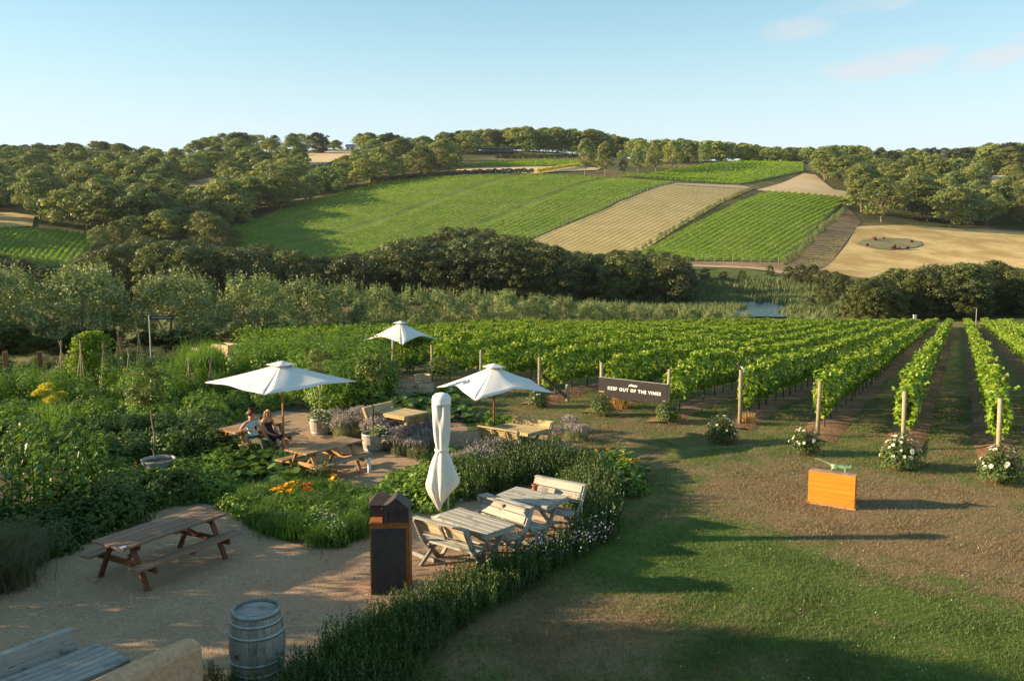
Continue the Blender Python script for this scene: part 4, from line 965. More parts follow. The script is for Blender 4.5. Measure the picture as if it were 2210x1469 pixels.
link('lettering', text_mesh('please', 0.125, M['white'], shear=0.45, off=0.0025), t, loc=(0.02, -0.019, 1.02), rot=(PI / 2, 0, 0))
# ------------------------------------------------------------------ plants: prototypes
def blossom(seed, r_, petals=9, mat=None, cup=0.5):
    rng = np.random.default_rng(seed); parts = []
    for ring_, (k, rr, up) in enumerate(((petals, 1.0, 0.25), (petals - 2, 0.65, 0.7), (4, 0.3, 1.2))):
        a = np.arange(k) * 2 * PI / k + ring_ * 0.5; d = np.stack([np.cos(a), np.sin(a), np.full(k, up * cup)], 1)
        P = d * r_ * rr * 0.55; N = np.stack([-np.cos(a) * .4, -np.sin(a) * .4, np.ones(k)], 1)
        V = np.empty((k, 4, 3)); s = np.stack([-np.sin(a), np.cos(a), np.zeros(k)], 1) * r_ * 0.42 * (0.5 + rr / 2)
        V[:, 0] = 0; V[:, 1] = P + s; V[:, 2] = P * 1.25 + [0, 0, r_ * 0.05]; V[:, 3] = P - s
        q = np.arange(k)[:, None] * 4; parts.append((V.reshape(-1, 3), np.concatenate([q + [0, 1, 2], q + [0, 2, 3]], 1).reshape(-1, 3)))
    return mesh_np('blossom', *merge(parts), mat)
BL_W = [blossom(1, 0.062, 9, M['petal'], 0.95), blossom(2, 0.052, 8, M['petal'], 0.9)]
BL_Y = blossom(3, 0.05, 10, M['petaly']); BL_O = blossom(4, 0.055, 10, M['petalo']); BL_R = blossom(5, 0.05, 10, M['petalr'])
def dome(rng, n, rx, rz, z0, size, aspect=1.5, inner=0.5, lump=0.25, fold=0.25):
    d = unit(rng, n); d[:, 2] = np.abs(d[:, 2]) * 1.1 - 0.1
    ph = rng.uniform(0, 6, 6); lum = 1 + lump * (np.sin(3 * np.arctan2(d[:, 1], d[:, 0]) + ph[0]) * 0.5 + np.sin(5 * d[:, 2] * 2 + ph[1] + 4 * d[:, 0]) * 0.5)
    r = rng.uniform(inner, 1, n) ** 0.7 * lum
    P = d * r[:, None] * [rx, rx, rz] + [0, 0, z0]
    return leaves(rng, P, d + unit(rng, n) * 0.55 + [0, 0, .35], size * rng.uniform(.65, 1.3, n), aspect, fold)
def simple(name, seed, mat, fn):
    rng = np.random.default_rng(seed); V, F = merge(fn(rng)); o = link(name, mesh_np(name, V, F, mat)); return o
def stems(rng, n, rx, h, w=0.012):
    a = rng.uniform(0, 2 * PI, n); r = rx * np.sqrt(rng.random(n)); return blades(rng, np.stack([r * np.cos(a) * .6, r * np.sin(a) * .6, np.zeros(n)], 1), h * rng.uniform(.6, 1, n), w, rng.uniform(0, .3, n))
BUSH = Kind([simple('leafy_bush', 200 + i, M['bush'], lambda g: [dome(g, 900, 0.5, 0.62, 0.05, 0.095), stems(g, 30, .4, .5)]) for i in range(3)])
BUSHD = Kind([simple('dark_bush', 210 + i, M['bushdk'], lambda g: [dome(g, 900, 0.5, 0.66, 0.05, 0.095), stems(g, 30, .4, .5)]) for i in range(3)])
TOM = Kind([simple('tall_bush', 220 + i, M['bush'], lambda g: [dome(g, 1500, 0.62, 1.25, 0.1, 0.10, 2.0, 0.55, 0.35), stems(g, 40, .5, 1.2)]) for i in range(3)])
LOW = Kind([simple('low_plant', 230 + i, M['bush'], lambda g: [dome(g, 520, 0.42, 0.34, 0.02, 0.085, 1.1), stems(g, 20, .4, .3)]) for i in range(3)])
BRT = Kind([simple('lettuce_plant', 240 + i, M['bright'], lambda g: [dome(g, 380, 0.34, 0.3, 0.02, 0.10, 1.3)]) for i in range(2)])
FEN = Kind([simple('fennel_plant', 250 + i, M['feather'], lambda g: [blades(g, np.concatenate([g.normal(0, .13, (1500, 2)), np.abs(g.normal(0.25, .25, (1500, 1)))], 1), g.uniform(.3, .75, 1500), .012, g.uniform(.1, .7, 1500))]) for i in range(2)])
def rosemary(g, n=70, h=0.66, r=0.42, spread=0.16):
    a = g.uniform(0, 2 * PI, n); q = r * np.sqrt(g.random(n)); B = np.stack([q * np.cos(a), q * np.sin(a), np.zeros(n)], 1)
    D = np.stack([np.cos(a) * q / r * spread, np.sin(a) * q / r * spread, np.ones(n)], 1) + g.normal(0, .07, (n, 3)); hh = h * g.uniform(.5, 1.12, n) * (1 - .3 * (q / r) ** 2)
    parts = []
    for k in range(24):
        f = 0.06 + 0.94 * k / 23; P = B + D * (hh * f)[:, None] + g.normal(0, .01, (n, 3))
        az = g.uniform(0, 2 * PI, n); T = np.stack([np.cos(az) * .5, np.sin(az) * .5, np.ones(n)], 1)
        L = 0.050 * (1.15 - .5 * f); S = np.cross(T, g.normal(size=(n, 3))); S /= np.linalg.norm(S, axis=1, keepdims=True)
        V = np.empty((n, 4, 3)); V[:, 0] = P; V[:, 2] = P + T * L * 1.3; V[:, 1] = P + T * L * .6 + S * .0095; V[:, 3] = P + T * L * .6 - S * .0095
        i = np.arange(n)[:, None] * 4; parts.append((V.reshape(-1, 3), np.concatenate([i + [0, 1, 2], i + [0, 2, 3]], 1).reshape(-1, 3)))
    return parts
ROS = Kind([simple('rosemary_bush', 260 + i, M['rosem'], lambda g: rosemary(g, 82)) for i in range(4)])
def lav(i):
    g = np.random.default_rng(280 + i); n = 240
    root = bpy.data.objects.new('lavender_bush', None); COL.objects.link(root)
    V, F = merge([dome(g, 500, .36, .3, .02, .075, 4.0), stems(g, 200, .5, .5, .008)]); link('foliage', mesh_np('lav', V, F, M['lavleaf']), root)
    a = g.uniform(0, 2 * PI, n); q = np.sqrt(g.random(n)); B = np.stack([.42 * q * np.cos(a), .42 * q * np.sin(a), .58 - .16 * q * q + g.normal(0, .04, n)], 1); parts = []
    for k in range(4): parts.append(leaves(g, B + [0, 0, .03 * k] + g.normal(0, .006, (n, 3)), unit(g, n), .05, 1.6))
    V, F = merge(parts); link('flower_spikes', mesh_np('lavf', V, F, M['lavflow']), root)
    return root
LAV = Kind([lav(i) for i in range(3)])
GRS = Kind([simple('grass_clump', 290 + i, M['chive'], lambda g: [blades(g, np.concatenate([g.normal(0, .13, (420, 2)), np.zeros((420, 1))], 1), g.uniform(.2, .48, 420), .011, g.uniform(.1, .8, 420))]) for i in range(3)])
PLM = Kind([simple('feather_grass', 296 + i, M['plume'], lambda g: [blades(g, np.concatenate([g.normal(0, .16, (700, 2)), np.zeros((700, 1))], 1), g.uniform(.4, .95, 700), .010, g.uniform(.2, 1.1, 700))]) for i in range(2)])
DRY = Kind([simple('dry_grass_tuft', 299, M['straw'], lambda g: [blades(g, np.concatenate([g.normal(0, .12, (500, 2)), np.zeros((500, 1))], 1), g.uniform(.2, .6, 500), .014, g.uniform(.2, 1.2, 500))])])
def round_leaf(name, r, mat, n=9, cup=0.15, notch=0.25, wav=0.06):
    b = MB(); V = [(0, 0, 0)]
    for k in range(n):
        a = PI * 2 * k / n; rr = r * (1 - notch * max(0, math.cos(a - PI)) ** 3) * (1 + 0.06 * (k % 2))
        V.append((rr * math.cos(a), rr * math.sin(a) * 0.92, cup * r + wav * r * math.sin(2.3 * k)))
    return b.add(V, [(0, 1 + k, 1 + (k + 1) % n) for k in range(n)]).mesh(name, mat)
SQL = [round_leaf('leaf', 0.15, M['squash'], cup=c) for c in (0.12, 0.25, -0.12)]
def squash(i, n=16, rad=0.5, h=0.42, lsc=1.0):
    r = random.Random(300 + i); root = bpy.data.objects.new('squash_plant', None); COL.objects.link(root); st = MB()
    for k in range(n):
        a = r.uniform(0, 2 * PI); q = rad * math.sqrt(r.random()); p = Vector((q * math.cos(a), q * math.sin(a), h * r.uniform(.55, 1.05) * (1 - .35 * (q / rad) ** 2)))
        st.tube([(p.x * .5, p.y * .5, 0), (p.x * .8, p.y * .8, p.z * .6), p], [.012, .009, .007], 4, False)
        link('leaf', r.choice(SQL), root, loc=p, rot=(r.uniform(-.5, .5), r.uniform(-.5, .5), a + r.uniform(-1, 1)), scale=lsc * r.uniform(.7, 1.25))
    st.build('stalks', M['chive'], root); return root
SQU = Kind([squash(i) for i in range(3)])
def ovate(L, W, mat, droop):
    V = [(0, 0, 0), (L * .3, W * .46, .035), (L * .3, -W * .46, .035), (L * .62, W * .36, .02 - droop * .35), (L * .62, -W * .36, .02 - droop * .35), (L, 0, -droop), (L * .3, 0, 0), (L * .62, 0, -droop * .4)]
    return MB().add(V, [(0, 6, 1), (0, 2, 6), (6, 7, 3, 1), (6, 2, 4, 7), (7, 5, 3), (7, 4, 5)]).mesh('leaf', mat)
BLF = [ovate(.27, .17, M['squash'], .09), ovate(.23, .13, M['bush'], .07), ovate(.25, .12, M['squash'], .12)]
def sunflower(i, h=1.7):
    r = random.Random(320 + i); root = bpy.data.objects.new('tall_leafy_plant', None); COL.objects.link(root); st = MB()
    for s in range(4):
        bx, by = r.uniform(-.28, .28), r.uniform(-.28, .28); tx, ty = bx * 1.5 + r.uniform(-.1, .1), by * 1.5 + r.uniform(-.1, .1); hh = h * r.uniform(.8, 1.05)
        st.tube([(bx, by, 0), ((bx + tx) / 2, (by + ty) / 2, hh * .5), (tx, ty, hh)], [.016, .013, .008], 5)
        for k in range(14):
            f = .18 + .82 * k / 13; a = k * 2.4 + r.uniform(-.4, .4); q = .04
            p = Vector((bx + (tx - bx) * f + q * math.cos(a), by + (ty - by) * f + q * math.sin(a), hh * f + .02))
            link('leaf', r.choice(BLF), root, loc=p, rot=(r.uniform(-.3, .3), .15 + r.uniform(-.45, .3), a), scale=(1.3 - .5 * f) * r.uniform(.85, 1.2))
    st.build('stems', M['chive'], root); return root
SUNF = Kind([sunflower(i) for i in range(3)])
def rose(i):
    g = np.random.default_rng(340 + i); r = random.Random(i); root = bpy.data.objects.new('rose_bush', None); COL.objects.link(root)
    V, F = merge([dome(g, 1500, .44, .62, .16, .066, 1.5, .35, .18)]); link('foliage', mesh_np('rose', V, F, M['roseleaf']), root)
    st = MB()
    for k in range(9): a = r.uniform(0, 6.3); st.tube([(0, 0, 0), (.12 * math.cos(a), .12 * math.sin(a), .3), (.33 * math.cos(a), .33 * math.sin(a), .68)], [.014, .011, .006], 5)
    st.build('canes', M['barkdk'], root)
    for k in range([38, 28, 52, 9][i]):
        a = r.uniform(0, 6.3); e = r.uniform(.2, 1.4); d = Vector((math.cos(a) * math.cos(e), math.sin(a) * math.cos(e), math.sin(e)))
        q_ = r.uniform(.82, 1.0); p = Vector((d.x * .45 * q_, d.y * .45 * q_, .16 + d.z * .60 * q_)); q = d.to_track_quat('Z', 'Y')
        o = link('bloom', r.choice(BL_W), root, loc=p, scale=r.uniform(.7, 1.15)); o.rotation_euler = q.to_euler()
    return root
ROSE = Kind([rose(i) for i in range(4)])
for u, v, s, k, lab in ((1162, 878, .95, 3, 'small dark rose bush with one white bloom beside the propped post'), (1300, 897, 1.0, 3, 'leafy rose bush with a few white blooms under the left end of the black sign'), (1442, 912, 1.0, 3, 'sparse rose bush with small blooms under the right end of the black sign'),
                        (1558, 955, 1.08, 1, 'white rose bush beside the post with the bird'), (1738, 980, 1.0, 0, 'compact white rose bush directly behind the orange plinth'), (1942, 1012, 1.22, 2, 'broad white rose bush crowded with blooms'), (2158, 1042, 1.22, 0, 'white rose bush with clustered blooms in front of the rightmost end post')):
    x, y = G(u, v); ROSE.put(R4, (x, y, 0), (s * 1.02, s), lab, 'rose bush', 'rose bushes at the row ends', k)
for u, v, s, lab in ((1337, 880, 1.1, 'tuft of dry orange grass below the black sign'), (1612, 915, .8, 'tuft of dry grass behind the bird post')):
    x, y = at(u, v); DRY.put(R4, (x, y, tz(x, y)), s, lab, 'grass tuft', None)
# ------------------------------------------------------------------ terrace ground
m, nt, b, out = newmat('gravel'); M['gravel'] = m
g = nd(nt, 'ShaderNodeNewGeometry'); p = g.outputs['Position']
n1 = noise(nt, p, 0.45, 4, 0.6); n2 = noise(nt, p, 34.0, 3, 0.8); n4 = noise(nt, p, 4.0, 5, 0.7)
vo = nd(nt, 'ShaderNodeTexVoronoi'); vo.inputs['Scale'].default_value = 55.0; nt.links.new(p, vo.inputs['Vector'])
col = mixc(nt, ramp(nt, n1, 0.3, 0.7), (0.31, 0.182, 0.096), (0.40, 0.250, 0.136))
col = mixc(nt, mth(nt, 'MULTIPLY', ramp(nt, n4, 0.45, 0.7), 0.5), col, (0.25, 0.165, 0.105))
col = mixc(nt, mth(nt, 'MULTIPLY', ramp(nt, n2, 0.42, 0.66), 0.55), col, (0.20, 0.135, 0.09))
sc1 = nd(nt, 'ShaderNodeSeparateColor'); nt.links.new(vo.outputs['Color'], sc1.inputs[0])
col = mixc(nt, mth(nt, 'MULTIPLY', sc1.outputs[0], 0.35), col, (0.52, 0.42, 0.31))
nt.links.new(col, b.inputs['Base Color']); b.inputs['Roughness'].default_value = 0.95; b.inputs['Specular IOR Level'].default_value = 0.15
bump(nt, vo.outputs['Distance'], 0.5, 0.012, b)
PXG = [(-700, 1900), (700, 1900), (740, 1500), (850, 1400), (985, 1318), (1200, 1225), (1272, 1172), (1290, 1060), (1270, 1000), (1240, 955), (1150, 930), (1010, 930), (1000, 900), (940, 850), (935, 806), (820, 795), (600, 800), (400, 800), (-700, 830)]
GARDEN = [G(*q) for q in PXG]
sheet('gravel_terrace', GARDEN, M['gravel'], 0.004, 1.2)
SOILP = [[(-700, 1330), (40, 1240), (190, 1172), (330, 1105), (420, 1082), (500, 1100), (560, 1150), (660, 1180), (740, 1182), (810, 1140), (850, 1100), (800, 1060), (700, 1040), (640, 1020), (560, 990), (440, 965), (440, 905), (520, 880), (630, 888), (700, 895), (790, 882), (850, 860), (835, 815), (600, 802), (-700, 832)],
         [(820, 1085), (870, 1030), (980, 990), (1060, 985), (1180, 1000), (1250, 985), (1270, 996), (1290, 1050), (1285, 1130), (1275, 1150), (1268, 1075), (1170, 1030), (1010, 1065), (940, 1100)],
         [(560, 1700), (700, 1440), (900, 1325), (1150, 1230), (1262, 1165), (1276, 1158), (1268, 1172), (1198, 1223), (983, 1315), (848, 1398), (738, 1500), (700, 1800)],
         [(690, 945), (760, 905), (950, 925), (950, 985), (880, 985)], [(840, 895), (900, 868), (1005, 890), (1005, 915), (900, 905)]]
for q in SOILP: sheet('garden_soil', [G(*k) for k in q], M['soil'], 0.008, 1.0)

sheet('straw_mulch', [at(*q) for q in [(-200, 826), (520, 790), (620, 775), (620, 762), (300, 768), (-200, 782)]], M['mulch'], 0.012, 2.0)
# ------------------------------------------------------------------ garden planting
def scatter(kind, pxpoly, n, sr, label, cat, group, mind=0.3, seed=1, zs=1.0, avoid=()):
    r = random.Random(seed); P = np.array([at(*q) for q in pxpoly]); lo, hi = P.min(0), P.max(0); pts = []; k = 0
    while len(pts) < n and k < n * 60:
        k += 1; x, y = r.uniform(lo[0], hi[0]), r.uniform(lo[1], hi[1])
        if not inside(np.array([[x, y]]), P)[0] or any((x - a) ** 2 + (y - c) ** 2 < mind * mind for a, c in pts): continue
        if any((x - a) ** 2 + (y - c) ** 2 < q * q for a, c, q in avoid): continue
        pts.append((x, y)); s = r.uniform(*sr)
        kind.put(r, (x, y, tz(x, y)), (s, s * zs * r.uniform(.9, 1.12)), label, cat, group)
ros_hedge = [(540, 1620), (700, 1450), (800, 1380), (900, 1330), (1010, 1282), (1150, 1236), (1225, 1200), (1262, 1165), (1290, 1150), (1292, 1166), (1225, 1208), (1125, 1262), (1030, 1315), (920, 1385), (850, 1470), (810, 1620)]
scatter(ROS, ros_hedge, 120, (.74, .98), 'upright rosemary bush in the hedge along the lawn edge', 'rosemary', 'rosemary hedge along the lawn', .22, 11)
scatter(ROS, [(985, 1075), (1000, 1010), (1100, 1000), (1180, 1010), (1262, 1020), (1300, 1060), (1296, 1130), (1280, 1160), (1262, 1085), (1240, 1050), (1170, 1035), (1040, 1068)], 62, (.85, 1.2), 'tall rosemary bush on the bank behind the grey benches', 'rosemary', 'rosemary bank behind the grey benches', .28, 12, avoid=[(1.0, 17.0, .55)])
g = np.random.default_rng(8)
for k, (u, v) in enumerate([(1150, 1190), (1190, 1195), (1225, 1180), (1262, 1165), (1300, 1140), (1285, 1170)]):
    x, y = G(u, v + 55); n = 34; P = np.stack([g.normal(0, .17, n), g.normal(0, .17, n), g.uniform(.45, .78, n)], 1)
    V, F = leaves(g, P, unit(g, n), .035, 1.3); tag(link('flowering_rosemary', mesh_np('blue_flowers', V, F, M['blueflow']), loc=(x, y, 0)), 'pale blue flower sprigs on the rosemary beside the grey benches', 'flowers', 'blue rosemary flowers')
scatter(LAV, [(690, 938), (745, 915), (800, 915), (850, 930), (945, 935), (945, 985), (885, 990), (835, 975), (770, 935), (735, 945)], 26, (.8, 1.05), 'grey lavender bush between the two half barrel planters', 'lavender', 'lavender by the planters', .3, 13, avoid=[(-5.74, 25.1, .5), (-3.8, 23.0, .5)])
scatter(LAV, [(985, 1010), (1080, 990), (1115, 1005), (1060, 1025), (985, 1045)], 14, (.8, 1.0), 'purple lavender bush in front of the bench under the umbrella', 'lavender', 'lavender before the umbrella bench', .25, 14)
scatter(SUNF, [(-60, 1010), (60, 1000), (215, 1005), (228, 1100), (190, 1140), (60, 1180), (-60, 1200)], 22, (.72, .95), 'tall plant with large drooping leaves at the shaded end of the garden', 'plant', 'tall large-leaved plants', .45, 15)
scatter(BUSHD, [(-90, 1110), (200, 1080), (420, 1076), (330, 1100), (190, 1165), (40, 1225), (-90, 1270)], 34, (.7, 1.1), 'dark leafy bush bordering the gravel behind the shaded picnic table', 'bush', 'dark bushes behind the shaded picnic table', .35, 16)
scatter(LOW, [(225, 1015), (330, 1030), (480, 1010), (520, 1070), (430, 1078), (330, 1098), (240, 1075)], 70, (.8, 1.25), 'bright low nasturtium plant below the grey pot', 'plant', 'nasturtiums below the grey pot', .22, 17, avoid=[(-8.65, 20.3, .45)])
scatter(SQU, [(470, 985), (560, 985), (620, 1000), (670, 1035), (665, 1060), (580, 1060), (490, 1040)], 20, (.85, 1.2), 'squash plant with broad leaves in front of the couple', 'squash plant', 'squash plants before the couple', .32, 18)
scatter(GRS, [(495, 1100), (600, 1068), (700, 1055), (800, 1080), (850, 1105), (800, 1140), (735, 1182), (660, 1180), (560, 1148)], 58, (.8, 1.25), 'clump of fine green grass in the flower bed by the rusty plinth', 'grass clump', 'grass clumps in the flower bed', .16, 19)
scatter(LOW, [(500, 1095), (600, 1060), (700, 1052), (820, 1085), (800, 1130), (700, 1165), (600, 1150)], 52, (.6, 1.0), 'low leafy plant among the grass of the flower bed', 'plant', 'low plants of the flower bed', .2, 20)
scatter(LOW, [(830, 1080), (880, 1040), (985, 1030), (1005, 1065), (930, 1098)], 26, (.9, 1.3), 'leafy green plant beside the closed umbrella', 'plant', 'leafy plants by the closed umbrella', .22, 21)
scatter(BUSH, [(900, 1040), (985, 1010), (1010, 1040), (940, 1075)], 7, (.8, 1.1), 'rounded green bush behind the closed umbrella', 'bush', 'bushes behind the closed umbrella', .3, 22)
scatter(SQU, [(1185, 1030), (1260, 1000), (1340, 995), (1385, 1035), (1372, 1075), (1250, 1050)], 16, (.7, 1.0), 'leafy chard plant with yellowing leaves at the corner of the bed', 'chard plant', 'chard at the bed corner', .3, 23)
scatter(LOW, [(1185, 1035), (1260, 1005), (1340, 1000), (1385, 1035), (1372, 1075), (1250, 1055)], 18, (.8, 1.2), 'low green plant between the chard leaves', 'plant', 'low plants among the chard', .25, 24)
scatter(TOM, [(490, 852), (560, 845), (640, 872), (700, 888), (780, 876), (845, 858), (838, 830), (800, 806), (700, 800), (560, 806)], 52, (1.1, 1.5), 'tall leafy bush in the thicket behind the large umbrella', 'bush', 'thicket behind the large umbrella', .6, 25)
scatter(BUSH, [(-90, 950), (220, 960), (470, 925), (500, 880), (420, 880), (200, 895), (-90, 905)], 60, (.75, 1.15), 'green vegetable plant in the middle of the kitchen garden', 'plant', 'vegetables in the middle of the kitchen garden', .4, 26, avoid=[(-8.65, 20.3, .5)])
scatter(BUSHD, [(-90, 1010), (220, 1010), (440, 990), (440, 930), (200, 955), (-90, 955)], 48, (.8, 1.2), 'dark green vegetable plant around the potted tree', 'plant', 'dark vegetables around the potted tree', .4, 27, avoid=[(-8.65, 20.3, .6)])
scatter(TOM, [(-90, 900), (200, 890), (440, 880), (500, 860), (480, 835), (250, 845), (-90, 860)], 40, (.7, 1.0), 'staked vegetable plant at the back of the kitchen garden', 'plant', 'staked vegetables at the garden back', .5, 28)
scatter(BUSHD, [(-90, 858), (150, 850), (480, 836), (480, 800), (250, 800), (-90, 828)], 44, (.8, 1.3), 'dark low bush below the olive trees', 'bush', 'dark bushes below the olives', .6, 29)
scatter(FEN, [(395, 855), (470, 850), (480, 820), (400, 815)], 12, (1.0, 1.5), 'feathery bright fennel plant near the pale timber boxes', 'fennel', 'feathery fennel', .4, 30)
scatter(SQU, [(838, 900), (880, 868), (960, 868), (1008, 892), (1005, 918), (900, 908)], 18, (.9, 1.3), 'dark squash plant sprawling beside the tan table', 'squash plant', 'squash beside the tan table', .4, 31)
scatter(BRT, [(340, 915), (410, 905), (410, 890), (340, 895)], 6, (.9, 1.2), 'bright lettuce beyond the potted tree', 'lettuce', 'lettuces beyond the potted tree', .3, 32)
scatter(BRT, [(450, 935), (490, 925), (520, 905), (470, 905)], 7, (.8, 1.1), 'yellow green lettuce at the end of the couple\'s table', 'lettuce', 'lettuces by the couple', .3, 33)
scatter(BUSH, [(490, 895), (600, 890), (640, 880), (600, 870), (500, 875)], 12, (.7, 1.0), 'low green bush behind the couple', 'bush', 'bushes behind the couple', .35, 34)
scatter(BUSHD, [(425, 990), (465, 985), (465, 925), (430, 930)], 6, (1.0, 1.35), 'dark arching shrub left of the couple\'s table', 'shrub', 'dark shrubs left of the couple', .4, 35)
scatter(LOW, [(1035, 930), (1115, 922), (1115, 905), (1035, 905)], 7, (.6, .8), 'small pale plant behind the red umbrella pole', 'plant', 'plants behind the red pole', .3, 36)
scatter(LAV, [(1195, 965), (1260, 955), (1245, 930), (1200, 935)], 4, (.6, .8), 'small grey bush on the lawn edge right of the tan benches', 'bush', 'grey bushes right of the tan benches', .4, 37)
scatter(PLM, [(-90, 1290), (50, 1280), (60, 1210), (-90, 1230)], 10, (.9, 1.2), 'arching feather grass at the edge of the gravel', 'grass', 'feather grass at the gravel edge', .3, 38)
x, y = G(700, 1052); ROS.put(R4, (x, y, 0), (.7, 1.15), 'single upright rosemary by the sunlit picnic table', 'rosemary', None)
x, y = G(640, 1470); 
for u, v in ((440, 1478), (510, 1490), (400, 1500)):
    x, y = G(u, v); ROS.put(R4, (x, y, 0), (.5, .45), 'small rosemary sprig at the foot of the barrel', 'rosemary', 'rosemary sprigs by the barrel')
scatter(BUSHD, [(-120, 822), (480, 792), (600, 775), (600, 765), (300, 772), (-120, 795)], 26, (.6, 1.3), 'low dark bush on the straw mulch behind the kitchen garden', 'bush', 'bushes on the straw mulch', .8, 51)
scatter(PLM, [(-120, 815), (480, 788), (600, 772), (300, 775), (-120, 800)], 14, (.6, 1.1), 'dry grass clump on the straw mulch behind the kitchen garden', 'grass', 'dry grass on the straw mulch', .8, 52)
# flowers
def flowering(name, label, u, v, blooms, mats, h, rad, seed, leafk='bush', sc_=1.0, grp=None):
    r = random.Random(seed); gg = np.random.default_rng(seed); x, y = at(u, v)
    t = thing(name, label, 'flowers', (x, y, tz(x, y)), 0, grp)
    V, F = merge([dome(gg, 260, rad, h * .85, .02, .06, 1.6), stems(gg, 20, rad, h)]); link('foliage', mesh_np('foliage', V, F, M[leafk]), t)
    for k in range(blooms):
        a = r.uniform(0, 6.3); q = rad * math.sqrt(r.random())
        link('bloom', r.choice(mats), t, loc=(q * math.cos(a), q * math.sin(a), h * r.uniform(.85, 1.1)), rot=(r.uniform(-.6, .3), r.uniform(-.6, .2), a), scale=sc_ * r.uniform(.8, 1.2))
flowering('marigold_plant', 'marigold with amber blooms in the flower bed', 610, 1102, 18, [BL_Y, BL_O], .50, .22, 1, sc_=1.5)
flowering('marigold_plant', 'marigold with lemon yellow blooms between amber and red ones', 636, 1094, 8, [BL_Y], .54, .13, 2, sc_=1.5)
flowering('marigold_plant', 'marigold with red orange blooms in the flower bed', 664, 1100, 13, [BL_O, BL_R], .50, .18, 3, sc_=1.5)
flowering('orange_flower', 'tall orange flower leaning over the path', 718, 1092, 9, [BL_O, BL_Y], .62, .12, 4, sc_=1.6)
flowering('white_flower_plant', 'plant with tiny white blooms at the front of the flower bed', 706, 1165, 30, [BL_W[1]], .5, .24, 5, 'chive', .42)
flowering('white_flower_plant', 'sprawling plant with tiny white blooms at the gravel edge', 728, 1178, 24, [BL_W[1]], .42, .2, 6, 'chive', .42)
for k, (u, v) in enumerate([(1290, 1010), (1325, 1005), (1352, 1025), (1370, 1030), (1335, 1030), (1250, 1030)]): flowering('nasturtium_plant', 'nasturtium with orange blooms among the chard', u, v, 9, [BL_O, BL_Y], .42, .26, 20 + k, 'bush', .8, 'orange nasturtiums among the chard')
for k, (u, v) in enumerate([(262, 945), (258, 948), (298, 1045)]): flowering('red_flower_plant', 'small plant with red orange blooms near the potted tree', u, v, 5, [BL_R, BL_O], .5, .14, 40 + k, 'bushdk', .9, 'red flowers near the potted tree')
def dill(i):
    gg = np.random.default_rng(400 + i); root = bpy.data.objects.new('dill_plant', None); COL.objects.link(root)
    V, F = merge([blades(gg, np.concatenate([gg.normal(0, .06, (60, 2)), np.zeros((60, 1))], 1), gg.uniform(.5, 1.1, 60), .012, gg.uniform(0, .3, 60))]); link('stems', mesh_np('stems', V, F, M['feather']), root)
    n = 420; a = gg.uniform(0, 6.28, n); q = .15 * np.sqrt(gg.random(n)); V, F = leaves(gg, np.stack([q * np.cos(a), q * np.sin(a), 1.12 - q * q * 3 + gg.normal(0, .01, n)], 1), unit(gg, n) + [0, 0, .8], .032, 1.2)
    link('flower_head', mesh_np('umbel', V, F, M['dill']), root); return root
DIL = Kind([dill(0), dill(1)])
for u, v in ((98, 925), (108, 932), (122, 940), (138, 928), (118, 950), (92, 935), (108, 918)): x, y = G(u, v + 28); DIL.put(R4, (x, y, 0), R4.uniform(1.25, 1.5), 'dill plant with a flat yellow flower head', 'dill', 'yellow flowering dill')
# climbing bean frame
gg = np.random.default_rng(500); x, y = at(205, 846)
t = thing('bean_frame', 'bright green climbing beans covering a tall cane frame', 'climbing plant', (x, y, tz(x, y)))
n = 3000; P = np.stack([gg.normal(-.1, .36, n), gg.uniform(-.35, .35, n), 2.35 * np.sqrt(gg.random(n))], 1); P[:, 0] = P[:, 0] * (1.25 - .32 * P[:, 2] / 2.35 * P[:, 2] / 2.35) + .16 * np.sin(P[:, 2] * 3); P[:, 2] -= .6 * P[:, 0] ** 2
V, F = leaves(gg, P, unit(gg, n) + [-.3, -.5, .4], .11 * gg.uniform(.7, 1.3, n), 1.2); link('foliage', mesh_np('beans', V, F, M['bright']), t)
for cx_, cy_ in ((-.5, -.3), (.6, -.3), (-.5, .3), (.6, .3)): MB().tube([(cx_, cy_, 0), (cx_ * .85, cy_ * .7, 2.15)], .014, 5).build('cane', M['cane'], t)
for z_ in (1.5, 2.0): MB().tube([(-.55, -.28, z_), (.62, -.28, z_)], .012, 5).build('cane', M['cane'], t)
def teepee(u, v, h, n, label, sp=.3):
    x, y = at(u, v); t = thing('cane_teepee', label, 'plant stakes', (x, y, tz(x, y)), R4.uniform(0, 6), 'cane teepees')
    for k in range(n):
        a = 2 * PI * k / n + .3; MB().tube([(sp * math.cos(a), sp * math.sin(a), 0), (-.05 * math.cos(a), -.05 * math.sin(a), h * R4.uniform(.95, 1.05))], .014, 5).build('cane', M['cane'], t)
for u, v, h in ((137, 845, 2.0), (180, 862, 2.1), (228, 850, 1.9), (282, 862, 1.9), (258, 800, 1.9), (303, 805, 2.0), (410, 862, 1.5), (457, 866, 1.5)): teepee(u, v, h, 4, 'teepee of thin canes standing among the vegetables')
for u, v, h in ((1008, 772, 2.0), (1107, 762, 1.5)): teepee(u, v, h, 4, 'teepee of canes at the edge of the near vines', .35)
for u, v, h in ((100, 880, 1.3), (355, 820, 1.2), (372, 822, 1.3), (385, 820, 1.2), (470, 850, 1.4), (480, 845, 1.2), (520, 830, 1.3), (440, 838, 1.3)):
    x, y = at(u, v); tag(MB().tube([(0, 0, 0), (R4.uniform(-.1, .1), R4.uniform(-.1, .1), h)], .013, 5).build('garden_cane', M['cane'], loc=(x, y, tz(x, y))), 'single thin cane stuck in the vegetable beds', 'stake', 'single garden canes')
